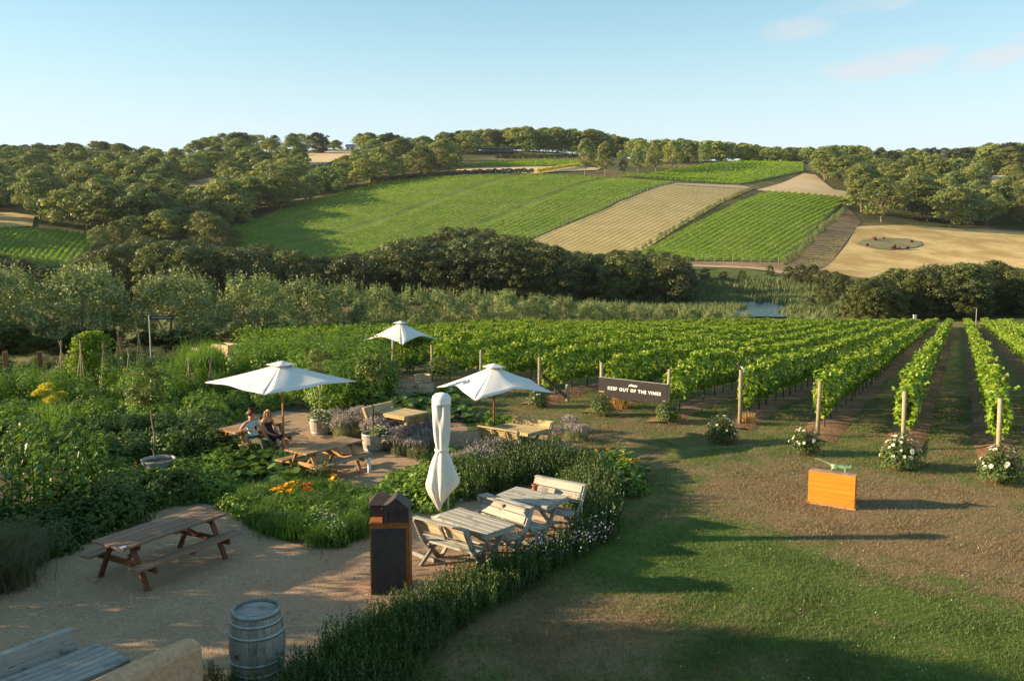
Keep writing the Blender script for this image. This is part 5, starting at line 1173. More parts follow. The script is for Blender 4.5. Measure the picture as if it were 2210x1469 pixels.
for u, v in ((16, 838), (90, 838), (262, 790)):
    x, y = at(u, v); o = tag(link('fence_post', plank_mesh(1.5, .16, .16, M['redpost']), loc=(x, y, tz(x, y) + .72), rot=(0, -PI / 2, .3)), 'reddish square timber fence post below the olives', 'post', 'red fence posts')
# wetlands walk pointer
x, y = at(327, 792); t = thing('pointer_sign', 'thin post with a small black pointer board in front of the olives', 'sign', (x, y, tz(x, y)), 0.15)
MB().tube([(0, 0, -.2), (0, 0, 2.65)], .035, 8).build('post', M['steelpost'], t)
MB().box((.60, -.02, 2.52), (1.15, .03, .19)).build('board', M['black'], t)
link('lettering', text_mesh('WETLANDS WALK', .105, M['white'], ext=.003, space=1.15), t, loc=(.60, -.04, 2.52), rot=(PI / 2, 0, 0))
def tbox(u, v, w, dpt, h, rz, label):
    x, y = at(u, v); t = thing('timber_planter', label, 'planter box', (x, y, tz(x, y)), rz)
    for k in range(4):
        z = (k + .5) * h / 4
        for s in (-1, 1):
            plank('board', (-w / 2, s * dpt / 2, z), (w / 2, s * dpt / 2, z), .045, h / 4 - .006, M['sandstone'], t)
            plank('board', (s * (w / 2 - .02), -dpt / 2 + .03, z), (s * (w / 2 - .02), dpt / 2 - .03, z), .045, h / 4 - .012, M['sandstone'], t)
    MB().box((0, 0, h * .4), (w - .1, dpt - .06, h * .8)).build('soil', M['soil'], t)
tbox(488, 771, 1.45, .9, .82, -.55, 'pale timber planter box below the olives'); tbox(441, 778, 1.2, .9, .75, -.7, 'low pale timber planter box half hidden by an olive')

# ------------------------------------------------------------------ furniture
def picnic(c, rz, L, W, label, topm, legm, z=0.0):
    t = thing('picnic_table', label, 'picnic table', (c[0], c[1], z), rz)
    n = 5; w = W / n
    for k in range(n): plank('tabletop_plank', (-L / 2, -W / 2 + w * (k + .5), .735), (L / 2, -W / 2 + w * (k + .5), .735), w - .013, .04, topm, t)
    for s in (-1, 1):
        for k in (0, 1): plank('bench_plank', (-L / 2, s * (W / 2 + .15 + .135 * k), .435), (L / 2, s * (W / 2 + .15 + .135 * k), .435), .125, .04, topm, t)
    for sx in (-1, 1):
        x = sx * (L / 2 - .32)
        plank('crossbeam', (x, -(W / 2 + .36), .365), (x, W / 2 + .36, .365), .045, .10, legm, t)
        plank('top_cleat', (x, -W / 2 + .03, .672), (x, W / 2 - .03, .672), .045, .085, legm, t)
        for s in (-1, 1): plank('leg', (x + sx * .048, s * W * .30, .70), (x + sx * .048, s * (W / 2 + .20), 0.0), .045, .095, legm, t, up=(1, 0, 0))
        plank('brace', (x - sx * .03, 0, .38), (x - sx * .42, 0, .69), .07, .045, legm, t)
    for s in (-1, 1): plank('bench_cleat', (0, s * (W / 2 + .06), .395), (0, s * (W / 2 + .35), .395), .07, .035, legm, t)
    plank('top_cleat', (0, -W / 2 + .04, .694), (0, W / 2 - .04, .694), .07, .038, legm, t)
    return t
def xtable(c, rz, L, W, label, mat, legm=None, n=5):
    t = thing('garden_table', label, 'table', (c[0], c[1], 0), rz); legm = legm or mat; w = W / n
    for k in range(n): plank('tabletop_plank', (-L / 2, -W / 2 + w * (k + .5), .728), (L / 2, -W / 2 + w * (k + .5), .728), w - .012, .045, mat, t)
    for s in (-1, 1): plank('apron', (-L / 2 + .01, s * (W / 2 - .03), .672), (L / 2 - .01, s * (W / 2 - .03), .672), .04, .066, mat, t)
    for s in (-1, 1): plank('apron', (s * (L / 2 - .03), -W / 2 + .055, .672), (s * (L / 2 - .03), W / 2 - .055, .672), .04, .066, mat, t)
    for sx in (-1, 1):
        x = sx * (L / 2 - .22)
        plank('leg', (x, -W * .38, .66), (x, W * .40, 0), .045, .085, legm, t, up=(1, 0, 0)); plank('leg', (x + sx * .047, W * .38, .66), (x + sx * .047, -W * .40, 0), .045, .085, legm, t, up=(1, 0, 0))
    plank('stretcher', (-L / 2 + .25, 0, .34), (L / 2 - .25, 0, .34), .045, .08, legm, t)
    return t
def bench(c, rz, L, label, mat, backm=None, mids=1):
    t = thing('garden_bench', label, 'bench', (c[0], c[1], 0), rz); backm = backm or mat
    for k in range(3): plank('seat_plank', (-L / 2 + .02, -.12 + .135 * k, .42), (L / 2 - .02, -.12 + .135 * k, .42), .127, .036, mat, t)
    T, B = Vector((0, -.42, .88)), Vector((0, .06, 0.0))
    for sx in (-1, 1):
        x = sx * (L / 2 - .022)
        plank('upright', (x, T.y, T.z), (x, -.20, .44), .10, .04, mat, t, up=(1, 0, 0)); plank('leg', (x, -.20, .44), (x, .20, 0), .09, .04, mat, t, up=(1, 0, 0))
        plank('leg', (x - sx * .045, .20, .40), (x - sx * .045, -.34, 0), .075, .04, mat, t, up=(1, 0, 0))
        plank('seat_bearer', (x - sx * .085, -.18, .375), (x - sx * .085, .20, .375), .035, .05, mat, t)
    d = (Vector((0, -.42, .88)) - Vector((0, -.20, .44))).normalized(); nn = Vector((0, d.z, -d.y))
    for k in (0, 1):
        p = Vector((0, -.42, .88)) - d * (.09 + .155 * k) + nn * .062
        plank('back_plank', (-L / 2 + .046, p.y, p.z), (L / 2 - .046, p.y, p.z), .145, .025, backm, t, up=nn)
    for k in range(mids):
        x = (-L / 2) + L * (k + 1) / (mids + 1); plank('back_batten', (x, -.405, .85), (x, -.27, .575), .045, .06, mat, t, up=(1, 0, 0))
    p = Vector((0, -.42, .88)) + nn * .02; plank('top_rail', (-L / 2, p.y, p.z + .012), (L / 2, p.y, p.z + .012), .10, .028, mat, t)
    p = Vector((0, -.42, .88)) - d * .34 + nn * .012; plank('bottom_rail', (-L / 2 + .046, p.y, p.z), (L / 2 - .046, p.y, p.z), .07, .026, mat, t)
    return t
def bench_back(pa, pb, front, L, label, mat, backm=None, mids=1):
    A, B = Vector(G(*pa, .89)), Vector(G(*pb, .89)); d = (B - A).normalized(); f = Vector((-d.y, d.x))
    if f.dot(Vector(front)) < 0: d, f = -d, -f
    c = (A + B) / 2 + f * .40
    return bench(c, math.atan2(d.y, d.x), L, label, mat, backm, mids)
rad = math.radians
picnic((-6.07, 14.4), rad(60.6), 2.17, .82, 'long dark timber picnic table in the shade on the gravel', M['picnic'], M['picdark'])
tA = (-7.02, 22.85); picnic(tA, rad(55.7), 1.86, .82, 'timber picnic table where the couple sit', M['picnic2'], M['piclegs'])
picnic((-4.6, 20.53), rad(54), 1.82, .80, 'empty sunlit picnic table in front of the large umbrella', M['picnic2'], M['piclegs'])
c4_ = G(887, 783, .2); picnic(c4_, rad(50), 1.9, .8, 'far picnic table beneath the small white umbrella', M['greyblue'], M['greyblue'], tz(*c4_))
xtable((-.70, 14.74), rad(-43), 1.42, .72, 'weathered grey table nearest the rusty plinth', M['grey'])
xtable((.37, 16.2), rad(-34), 1.22, .82, 'weathered grey table with a terracotta pot on it', M['grey'])
xtable((-3.23, 24.67), rad(-38), 1.18, 1.0, 'tan slatted table behind the lavender', M['tan'], n=7)
xtable((.19, 22.46), rad(-40), 1.28, .85, 'tan table beside the red umbrella pole', M['tan'])
bench_back((907, 1119), (995, 1142), (.6, .8), 1.2, 'grey bench seen from behind next to the rusty plinth', M['grey'], M['greyback'])
bench((-.36, 15.12), rad(135), 1.25, 'grey bench facing the table nearest the plinth, back to back with another', M['grey'])
bench((.10, 15.62), rad(-45), 1.25, 'grey bench facing the table with the pot, back to back with another', M['grey'])
bench_back((1166, 1029), (1254, 1046), (-.6, -.8), 1.2, 'grey bench against the rosemary bank', M['grey'])
bench_back((784, 881), (845, 867), (.6, -.8), 1.25, 'tan bench beyond the tan slatted table, by the potted tree trunk', M['tan'])
bench_back((893, 897), (936, 888), (-.6, .8), 1.25, 'tan bench seen from behind, half hidden by the closed umbrella', M['tan'], mids=2)
bench_back((1031, 919), (1119, 933), (.6, .8), 1.3, 'tan bench with three back panels seen from behind in front of the umbrella table', M['tan'], mids=2)
bench_back((1108, 899), (1194, 911), (-.6, -.8), 1.3, 'tan bench on the far side of the umbrella table by the lawn', M['tan'])
t0 = xtable((-5.30, 9.12), rad(54.4), 1.7, .76, 'old grey slatted table behind the rendered wall', M['greyblue'], n=6)
_A, _B = Vector(G(0, 1415, .89)), Vector(G(155, 1357, .89)); _d = (_B - _A).normalized(); _f = Vector((_d.y, -_d.x)); _c = _B - _d * .75 + _f * .40
bench(_c, math.atan2(-_d.y, -_d.x), 1.5, 'old grey bench beside the rendered wall table', M['greyblue'])
# rendered wall
wa, wb = Vector((-4.75, 8.1)), Vector((-3.78, 9.66)); wd = (wb - wa).normalized(); wl = (wb - wa).length
t = thing('rendered_wall', 'low sand coloured rendered wall with a rounded top beside the barrel', 'wall', (wa.x, wa.y, 0), math.atan2(wd.y, wd.x))
V = []; ns = 22; prof = [(-.15, 0), (-.15, .90), (-.13, .95), (-.08, .985), (0, 1.0), (.08, .985), (.13, .95), (.15, .90), (.15, 0)]; rr = random.Random(3)
for i in range(ns + 1):
    f = i / ns; x = wl * f; dip = -.05 * max(0, (f - .93) / .07) ** 2
    for y, z in prof: V.append((x, y + rr.uniform(-.002, .002), max(0, z + (dip * .4 + rr.uniform(-.003, .003) if z > .5 else 0))))
k = len(prof); F = [(i * k + j, (i + 1) * k + j, (i + 1) * k + j + 1, i * k + j + 1) for i in range(ns) for j in range(k - 1)] + [tuple(range(k)), tuple(ns * k + j for j in range(k - 1, -1, -1))]
MB().add(V, F).build('wall_body', M['render'], t, False)
# barrel
def barrel(loc, label):
    t = thing('wine_barrel', label, 'barrel', loc); H, n = .94, 22
    pr = lambda z: .295 + .062 * (1 - ((z - H / 2) / (H / 2)) ** 2)
    mb = MB(); zs = [H * i / 10 for i in range(11)]; da = PI / n * .965
    V = []
    for z in zs:
        for a in (-da, 0, da):
            V.append((pr(z) * math.cos(a), pr(z) * math.sin(a), z))
        for a in (da, -da): V.append(((pr(z) - .03) * math.cos(a), (pr(z) - .03) * math.sin(a), z))
    F = [(i * 5 + j, i * 5 + (j + 1) % 5, (i + 1) * 5 + (j + 1) % 5, (i + 1) * 5 + j) for i in range(10) for j in range(5)] + [(4, 3, 2, 1, 0), (50, 51, 52, 53, 54)]
    me = mb.add(V, F).mesh('stave', M['stave'])
    for k in range(n): link('stave', me, t, rot=(0, 0, 2 * PI * k / n))
    for z0, z1 in ((.0, .05), (.12, .16), (.27, .31), (.63, .67), (.78, .82), (.885, .942)):
        MB().lathe([(pr(z0) + .002, z0), (pr(z0) + .006, z0), (pr(z1) + .006, z1), (pr(z1) - .002, z1)], 44).build('hoop', M['hoop'], t, True)
    R_ = .262
    for k in range(4):
        y0, y1 = -R_ + 2 * R_ * k / 4 + .002, -R_ + 2 * R_ * (k + 1) / 4 - .002; pts = []
        ys = [y0 + (y1 - y0) * q / 6 for q in range(7)]
        pts = [(math.sqrt(max(1e-6, R_ * R_ - y * y)), y) for y in ys]; pts = pts + [(-x, y) for x, y in reversed(pts)]
        m_ = len(pts); MB().add([(x, y, .885) for x, y in pts] + [(x, y, .905) for x, y in pts], [tuple(range(m_ - 1, -1, -1)), tuple(range(m_, 2 * m_))] + [(i, (i + 1) % m_, m_ + (i + 1) % m_, m_ + i) for i in range(m_)]).build('head_board', M['head'], t)
    MB().lathe([(.03, 0), (.03, .012), (.022, .02), (.0, .022)], 12).build('bung', M['barkdk'], t, True, loc=(-.17, -.315, .42), rot=(PI / 2, 0, -.5))
    return t
barrel((-3.32, 10.62, 0), 'old oak wine barrel with grey hoops on the gravel')
def tub(loc, label, r=.33, h=.5, mat='stavelt', hoops=True):
    t = thing('half_barrel_planter', label, 'planter', loc)
    MB().lathe([(r * .80, 0), (r * .90, h * .3), (r * .98, h * .7), (r, h), (r - .03, h), (r - .04, h - .07)], 22, capb=True).build('tub', M[mat], t, False)
    if hoops:
        for z in (.06, .26, .45): q = r * (.80 + .2 * min(1, z / h * 1.05)); MB().lathe([(q - .01, z - .022), (q + .006, z - .022), (q + .010, z + .022), (q - .01, z + .022)], 32).build('hoop', M['hoop'], t, True)
    MB().lathe([(r - .04, h - .07), (r * .5, h - .05), (.002, h - .04)], 16).build('soil', M['soil'], t)
    return t
tub((-5.74, 25.13, 0), 'half barrel planter overflowing with white flowers by the couple'); tub((-3.80, 23.0, 0), 'half barrel planter holding the slim potted tree')
x3 = at(918, 853); tub((x3[0], x3[1], tz(*x3)), 'cream half barrel planter near the lawn', .34, .5, 'cream_tub', False); x4 = at(913, 838); tub((x4[0], x4[1], tz(*x4)), 'second cream tub behind the first near the lawn', .34, .55, 'cream_tub', False)
def std_tree(loc, h, cr, label, seed, trunk='twig', n=1500, zflat=1.0, lean=0.0, ls=.075, st=.35):
    gg = np.random.default_rng(seed); r = random.Random(seed); t = thing('potted_tree', label, 'tree', loc); tb = MB()
    ct = h - cr * zflat
    tb.tube(limb_pts(r, (0, 0, -.08), (lean, 0, ct), 6, .012), [.022, .02, .018, .017, .016, .014], 7)
    cc = []
    for k in range(16):
        d = unit(gg, 1)[0]; e = Vector((lean + d[0] * cr * .62, d[1] * cr * .62, ct + d[2] * cr * zflat * .62)); tb.tube(limb_pts(r, (lean, 0, ct - cr * .35), e, 4, .08), [.011, .008, .006, .003], 4); cc.append(tuple(e))
    V, F = clump_leaves(gg, cc, [cr * st * r.uniform(.8, 1.2) for _ in cc], n // 16, ls, 1.9, .9, .6)
    link('crown', mesh_np('crown', V, F, M['citrus']), t); tb.build('trunk', M[trunk], t, True)
xp = G(344, 1030); 
std_tree((-3.80, 23.0, .45), 2.35, .54, 'slim standard tree with a round crown in the half barrel planter', 1, 'barkdk')
std_tree((-5.74, 25.13, .45), 2.2, .6, 'standard tree half hidden by the large umbrella canopy', 2, 'twig')
std_tree((x3[0] + .15, x3[1], tz(*x3) + .4), 1.15, .66, 'bushy low tree in the cream planter beside the umbrella', 3, 'barkdk', 1900, .8, .5)
t = thing('glazed_pot', 'wide grey glazed pot among the garden plants', 'pot', (xp[0], xp[1], 0))
MB().lathe([(.25, 0), (.31, .15), (.37, .38), (.40, .44), (.405, .47), (.37, .47), (.36, .42), (.35, .38)], 28, capb=True).build('pot_body', M['glaze'], t, True); MB().lathe([(.355, .40), (.002, .42)], 20).build('soil', M['soil'], t)
std_tree((xp[0] - .08, xp[1], .40), 2.35, .62, 'dark leaved standard tree with a pale trunk in the grey pot', 4, 'twig', 2300, .95, -.05, .07, .38)
def trailing(loc, label, n, rad_, drop, seed):
    r = random.Random(seed); gg = np.random.default_rng(seed); t = thing('white_petunias', label, 'flowers', loc)
    V, F = merge([dome(gg, 420, rad_, .22, -.02, .06, 1.4)]); link('foliage', mesh_np('foliage', V, F, M['bushdk']), t)
    for k in range(n):
        a = r.uniform(0, 6.3); q = rad_ * math.sqrt(r.random()) * 1.05; z = .2 * (1 - (q / rad_) ** 2) + .03
        if r.random() < drop: a = -.7 + r.uniform(-.5, .5); q = rad_ * r.uniform(.85, 1.15); z = -r.uniform(0, .22)
        link('bloom', BL_W[1], t, loc=(q * math.cos(a), q * math.sin(a), z), rot=(r.uniform(-.4, .4), r.uniform(-.4, .4), a), scale=r.uniform(.7, 1.05))
trailing((-5.74, 25.13, .5), 'white petunias crowning the planter by the couple', 60, .40, .1, 1); trailing((-3.62, 22.88, .5), 'white petunias spilling over the side of the slim tree planter', 55, .27, .45, 2)
# bollard light, terracotta pot, tags
t = thing('bollard', 'short white bollard by the empty picnic table', 'bollard', (*G(797, 1020), 0)); MB().tube([(0, 0, -.05), (0, 0, .34)], .04, 12).build('post', M['whitepaint'], t, True); MB().lathe([(.046, .34), (.046, .36), (.03, .38), (.002, .385)], 12).build('cap', M['whitepaint'], t, True)
px4 = G(1155, 1057, .75); t = thing('terracotta_pot', 'small terracotta pot on the grey table', 'pot', (*px4, .751)); MB().lathe([(.042, 0), (.058, .09), (.068, .09), (.07, .12), (.06, .12), (.052, .06), (.002, .05)], 18, capb=True).build('pot_body', M['terracotta'], t, True)
for (u, v), z, lab in (((265, 1180), .756, 'small white card on the corner of the shaded picnic table'), ((943, 1114), .752, 'small white card on the corner of the grey table')):
    q = G(u, v, z); tag(MB().box((0, 0, .003), (.10, .07, .004)).build('card', M['white'], loc=(*q, z), rot=(0, 0, .9)), lab, 'card')
for a_, b_, lab in (((880, 1192), (938, 1214), 'short timber edging board beside the grey bench'), ((905, 1083), (1000, 1082), 'timber edging board behind the closed umbrella'), ((1105, 1170), (1160, 1178), 'timber edging board at the foot of the rosemary')):
    A, B = G(*a_), G(*b_); o = plank('edging_board', (*A, .035), (*B, .035), .04, .07, M['grey']); tag(o, lab, 'edging board')
# ------------------------------------------------------------------ umbrellas
M['canopy'] = leafmat('umbrella_canvas', (0.80, 0.785, 0.75), (0.80, 0.785, 0.75), trans=0.22, rough=0.85, objvar=0.02, spec=0.1)
_n = M['canopy'].node_tree
for q in _n.nodes:
    if q.type == 'MIX' and q.blend_type == 'MULTIPLY': q.inputs[7].default_value = (1.0, 0.97, 0.88, 1)
def umbrella(loc, corners_ang, hd, ze, zt, mid, pole, label, pull=0.0, linear=False, base=True):
    t = thing('umbrella', label, 'umbrella', loc); z0 = 0
    def canopy(name, hd_, ze_, zt_, mid_, pull_, zs=0.0):
        C = [Vector((hd_ * math.cos(corners_ang + k * PI / 2), hd_ * math.sin(corners_ang + k * PI / 2), ze_)) for k in range(4)]; top = Vector((0, 0, zt_)); ns, ntt = 12, 8
        for k in range(4):
            A, B = C[k], C[(k + 1) % 4]; V = []
            for j in range(ntt + 1):
                f = 0.04 + 0.96 * j / ntt
                for i in range(ns + 1):
                    s = i / ns; w = (1 - abs(2 * s - 1)) if linear else 4 * s * (1 - s)
                    E = A.lerp(B, s); E = Vector((E.x * (1 - pull_ * w), E.y * (1 - pull_ * w), ze_ + mid_ * w))
                    P = top.lerp(E, f); P.z -= .010 * hd_ * math.sin(PI * f) * (1 - .4 * w) + .012 * hd_ * math.sin(9 * s + 5 * f + k) * f * s * (1 - s) * 4
                    V.append(P)
            F = [(j * (ns + 1) + i, (j + 1) * (ns + 1) + i, (j + 1) * (ns + 1) + i + 1, j * (ns + 1) + i + 1) for j in range(ntt) for i in range(ns)]
            o = MB().add(V, F).build(name, M['canopy'], t, True); md = o.modifiers.new('solid', 'SOLIDIFY'); md.thickness = .006
        return C
    C = canopy('canopy_panel', hd, ze, zt - .06, mid, pull)
    canopy('vent_cap', hd * .20, zt - .085, zt + .015, .0, -.12)
    MB().tube([(0, 0, -.1), (0, 0, zt - .05)], .026, 12).build('pole', M[pole], t, True)
    if base: MB().tube([(0, 0, -.05), (0, 0, .32)], .036, 12).build('sleeve', M['whitepaint'], t, True)
    hub = zt - .42; MB().tube([(0, 0, hub - .06), (0, 0, hub)], .05, 10).build('hub', M['poler'], t)
    for k in range(4):
        e = C[k]; MB().beam((0, 0, zt - .13), (e.x * .97, e.y * .97, e.z - .045), .018, .022).build('rib', M[pole], t)
        q = Vector((0, 0, zt - .1)).lerp(e, .5); MB().beam((0, 0, hub - .02), (q.x, q.y, q.z - .045), .014, .018).build('strut', M[pole], t)
    return t
umbrella((-6.12, 22.45, 0), rad(-90 + 3), 2.02, 2.0, 2.55, 0.02, 'pole', 'large white square umbrella over the couple\'s table', .03)
umbrella((-.50, 23.5, 0), rad(29 - 135), 1.71, 1.60, 2.34, .20, 'poler', 'white umbrella with a red pole and lifted edges', .06, True)
xu = at(866, 809); umbrella((xu[0], xu[1], tz(*xu)), rad(-80), 1.72, 1.55, 2.45, .26, 'pole', 'small white umbrella over the far picnic table', .12)
bpy.data.objects.remove(bpy.data.objects[-1]) if False else None
# closed umbrella
t = thing('closed_umbrella', 'tightly folded white umbrella beside the grey table', 'umbrella', (-1.22, 15.75, 0)); prof = [(2.74, .165), (2.6, .165), (2.4, .16), (2.2, .155), (2.0, .14), (1.88, .125), (1.80, .112), (1.76, .112), (1.7, .13), (1.6, .17), (1.45, .215), (1.3, .25), (1.15, .265), (1.05, .25), (.95, .21), (.85, .16), (.75, .10), (.66, .05), (.60, .015)]
n = 56; V = []
for z, r in prof:
    sk = max(0, (1.7 - z)); low = max(0, min(1, (1.25 - z) / .65))
    for k in range(n):
        a = 2 * PI * k / n; fold = 1.08 - (.26 + .16 * min(1, sk * 1.5)) * abs(math.cos(3.5 * a + .9 * math.sin(z * 2.1 + a))) ** 2.5 + .05 * math.sin(9 * a + z * 5) + .03 * math.sin(17 * a - z * 9)
        zz = z + (.22 * low * max(0, math.cos(a - .1)) if low > 0 else 0)
        V.append((r * fold * math.cos(a) * (1 + .12 * sk) - .10 - .05 * low + .06 * sk * max(0, math.cos(a)), r * fold * math.sin(a) * .8, zz))
F = [(i * n + k, (i + 1) * n + k, (i + 1) * n + (k + 1) % n, i * n + (k + 1) % n) for i in range(len(prof) - 1) for k in range(n)]
MB().add(V, F).build('folded_canopy', M['canvas2'], t, True)
MB().lathe([(.178, 2.66), (.18, 2.74), (.165, 2.80), (.12, 2.845), (.05, 2.865), (.002, 2.868)], 30, (-.10, 0, 0)).build('cap', M['canvas'], t, True)
MB().lathe([(.135, 1.755), (.14, 1.76), (.14, 1.80), (.135, 1.805)], 30, (-.10, 0, 0)).build('tie_strap', M['canvas2'], t, True)
MB().tube([(.02, 0, -.1), (0, 0, 1.3), (-.06, 0, 2.4)], .024, 10).build('pole', M['hoop'], t, True)
# ------------------------------------------------------------------ rusty plinth with model houses
t = thing('steel_plinth', 'tall rusty steel plinth with a dark front panel', 'plinth', (-1.98, 13.52, 0), 0.02)
MB().box((0, 0, .59), (.60, .58, 1.18)).build('core', M['rust'], t)
MB().box((0, -.296, .56), (.55, .02, 1.10)).build('front_panel', M['rustdk'], t); MB().box((0, 0, 1.19), (.63, .61, .025)).build('cap_plate', M['rust'], t)
MB().box((.308, 0, .57), (.02, .40, 1.12)).build('side_panel', M['rust'], t)
t = thing('model_house', 'dark bronze model of gabled farm buildings on the rusty plinth', 'model', (-1.98, 13.52, 1.203), 0.02); t.scale = (1.22, 1.22, 1.3)
def gable(w, d, h, rh, ov, M_):
    V = [(-w / 2 - ov, -d / 2 - ov, h), (w / 2 + ov, -d / 2 - ov, h), (w / 2 + ov, d / 2 + ov, h), (-w / 2 - ov, d / 2 + ov, h), (0, -d / 2 - ov, h + rh), (0, d / 2 + ov, h + rh)]
    return MB().add([M_ @ Vector(q) for q in V], [(0, 4, 5, 3), (1, 2, 5, 4), (0, 1, 4), (2, 3, 5), (0, 3, 2, 1)])
def hip(w, d, h, rh, ov, M_):
    V = [(-w / 2 - ov, -d / 2 - ov, h), (w / 2 + ov, -d / 2 - ov, h), (w / 2 + ov, d / 2 + ov, h), (-w / 2 - ov, d / 2 + ov, h), (-w * .2, 0, h + rh), (w * .2, 0, h + rh)]
    return MB().add([M_ @ Vector(q) for q in V], [(0, 1, 5, 4), (2, 3, 4, 5), (3, 0, 4), (1, 2, 5), (0, 3, 2, 1)])
Mf = Matrix.Translation((.10, -.10, 0)); Mk = Matrix.Translation((-.13, .13, 0))
MB().box((0, 0, .085), (.33, .30, .17), Mf).build('front_wing', M['bronze'], t); gable(.33, .30, .17, .15, .025, Mf).build('front_roof', M['bronze'], t)
MB().box((0, 0, .08), (.28, .26, .16), Mk).build('rear_wing', M['bronze'], t); hip(.28, .26, .16, .12, .03, Mk).build('rear_roof', M['bronze'], t)
MB().box((-.04, -.262, .115), (.07, .03, .23)).build('chimney', M['bronze'], t)
# ------------------------------------------------------------------ orange plinth and cat
fa, fb = Vector((6.47, 18.18)), Vector((7.29, 17.68)); fd = (fb - fa).normalized(); fang = math.atan2(fd.y, fd.x); fn = Vector((-fd.y, fd.x)); fc = (fa + fb) / 2 + fn * .11
t = thing('timber_plinth', 'orange laminated timber plinth on the dry lawn', 'plinth', (fc.x, fc.y, 0), fang); hz = .725; nb = 7
for k in range(nb):
    plank('board', (-.48, 0, hz * (k + .5) / nb), (.48, 0, hz * (k + .5) / nb), .215 + (.004 if k % 2 else 0), hz / nb - .0004, M['orange'], t)
MB().box((0, 0, hz + .006), (.962, .222, .012)).build('top_board', M['orangetop'], t)
MB().box((0, .0, .012), (1.02, .27, .024)).build('footing', M['render'], t)
def skin_obj(name, verts, edges, radii, mat, parent, sub=2, root=0):
    me = bpy.data.meshes.new(name); me.from_pydata([tuple(v) for v in verts], edges, []); me.update(); me.materials.append(mat)
    o = link(name, me, parent); md = o.modifiers.new('skin', 'SKIN'); md.use_smooth_shade = True; md.branch_smoothing = 0.6
    if not me.skin_vertices: raise RuntimeError('no skin layer')
    for i, r in enumerate(radii):
        d = me.skin_vertices[0].data[i]; d.radius = r if isinstance(r, tuple) else (r, r); d.use_root = (i == root)
    s = o.modifiers.new('sub', 'SUBSURF'); s.levels = s.render_levels = sub
    return o
class Sk:
    def __init__(s): s.v, s.e, s.r = [], [], []
    def n(s, p, r, par=None):
        s.v.append(p); s.r.append(r); i = len(s.v) - 1
        if par is not None: s.e.append((par, i))
        return i
    def ch(s, par, *pts):
        for p, r in pts: par = s.n(p, r, par)
        return par
t = thing('cat_statue', 'green patinated bronze cat with a long tail on the orange plinth', 'statue', (fc.x + fd.x * .09, fc.y + fd.y * .09, hz + .013), fang)
k = Sk(); p0 = k.n((0, 0, .135), .058); f = k.ch(p0, ((.11, 0, .135), .055), ((.18, 0, .14), .05)); h = k.ch(f, ((.235, 0, .15), .035), ((.285, 0, .145), .045), ((.325, 0, .13), .026))
b_ = k.ch(p0, ((-.10, 0, .145), .054)); k.ch(b_, ((-.15, 0, .165), .022), ((-.24, 0, .195), .015), ((-.34, 0, .225), .012), ((-.44, 0, .265), .008))
for s in (-1, 1):
    k.ch(f, ((.165, s * .032, .07), .018), ((.175, s * .034, .012), .013)); k.ch(b_, ((-.095, s * .034, .08), .024), ((-.12, s * .036, .04), .014), ((-.10, s * .036, .01), .013))
skin_obj('body', k.v, k.e, k.r, M['verdi'], t)
for s in (-1, 1): MB().lathe([(.02, 0), (.011, .022), (.001, .045)], 8).build('ear', M['verdi'], t, True, loc=(.275, s * .024, .178), rot=(-s * .25, 0, 0))
# ------------------------------------------------------------------ the couple
def person(label, cx_, cz=0.0):
    A = rad(55.7); q = Vector((cx_, -.64)); q.rotate(Matrix.Rotation(A, 2)) if False else None
    x = tA[0] + math.cos(A) * cx_ - math.sin(A) * (-.62); y = tA[1] + math.sin(A) * cx_ + math.cos(A) * (-.62)
    return thing('person', label, 'person', (x, y, 0), A)
def hand(k, wrist, p, d, side):
    d = Vector(d).normalized(); pm = Vector(p) + d * .045; pi_ = k.n(tuple(pm), (.022, .016), wrist); u = d.cross(Vector((0, 0, 1))).normalized()
    for j, L in enumerate((.055, .065, .06, .048)):
        o = u * (j - 1.5) * .016; k.ch(pi_, (tuple(pm + d * .03 + o), .009), (tuple(pm + d * (.03 + L * .5) + o + Vector((0, 0, -.008))), .008), (tuple(pm + d * (.03 + L) + o + Vector((0, 0, -.022))), .006))
    k.ch(pi_, (tuple(pm + u * side * .028 + d * .005), .010), (tuple(pm + u * side * .042 + d * .035), .008))
t = person('man in a pale blue shirt and olive trousers leaning back on the table', -.50)
k = Sk(); pe = k.n((0, 0, .53), (.13, .11)); ch_ = k.ch(pe, ((0, .06, .70), (.125, .10)), ((0, .12, .88), (.145, .105)), ((0, .14, .98), (.11, .08))); nk = k.ch(ch_, ((0, .14, 1.05), .05))
hd = k.ch(nk, ((.015, .12, 1.11), (.068, .075)), ((.02, .115, 1.19), (.078, .09)), ((.02, .125, 1.265), .058))
k.ch(len(k.v) - 2, ((.045, .03, 1.165), .018))
e = k.ch(ch_, ((-.17, .14, .955), .056), ((-.29, .20, .80), .043)); w = k.ch(e, ((-.20, .04, .79), .036), ((-.12, -.06, .80), .027)); hand(k, w, (-.12, -.06, .80), (.7, -.6, .05), 1)
e = k.ch(ch_, ((.17, .13, .955), .056), ((.24, .02, .74), .043)); w = k.ch(e, ((.21, -.12, .66), .036), ((.17, -.22, .62), .027)); hand(k, w, (.17, -.22, .62), (-.2, -.9, -.15), -1)
for s in (-1, 1): k.ch(pe, ((s * .09, -.06, .51), .085), ((s * .10, -.25, .52), .078), ((s * .11, -.45, .52), .06), ((s * .11, -.52, .30), .05), ((s * .11, -.58, .10), .036), ((s * .11, -.66, .04), .036), ((s * .11, -.76, .035), .03))
skin_obj('body', k.v, k.e, k.r, M['skin'], t)
k = Sk(); pe = k.n((0, .01, .55), (.15, .13)); c = k.ch(pe, ((0, .06, .70), (.15, .12)), ((0, .12, .88), (.168, .125)), ((0, .14, .975), (.12, .085)), ((0, .14, 1.02), .058))
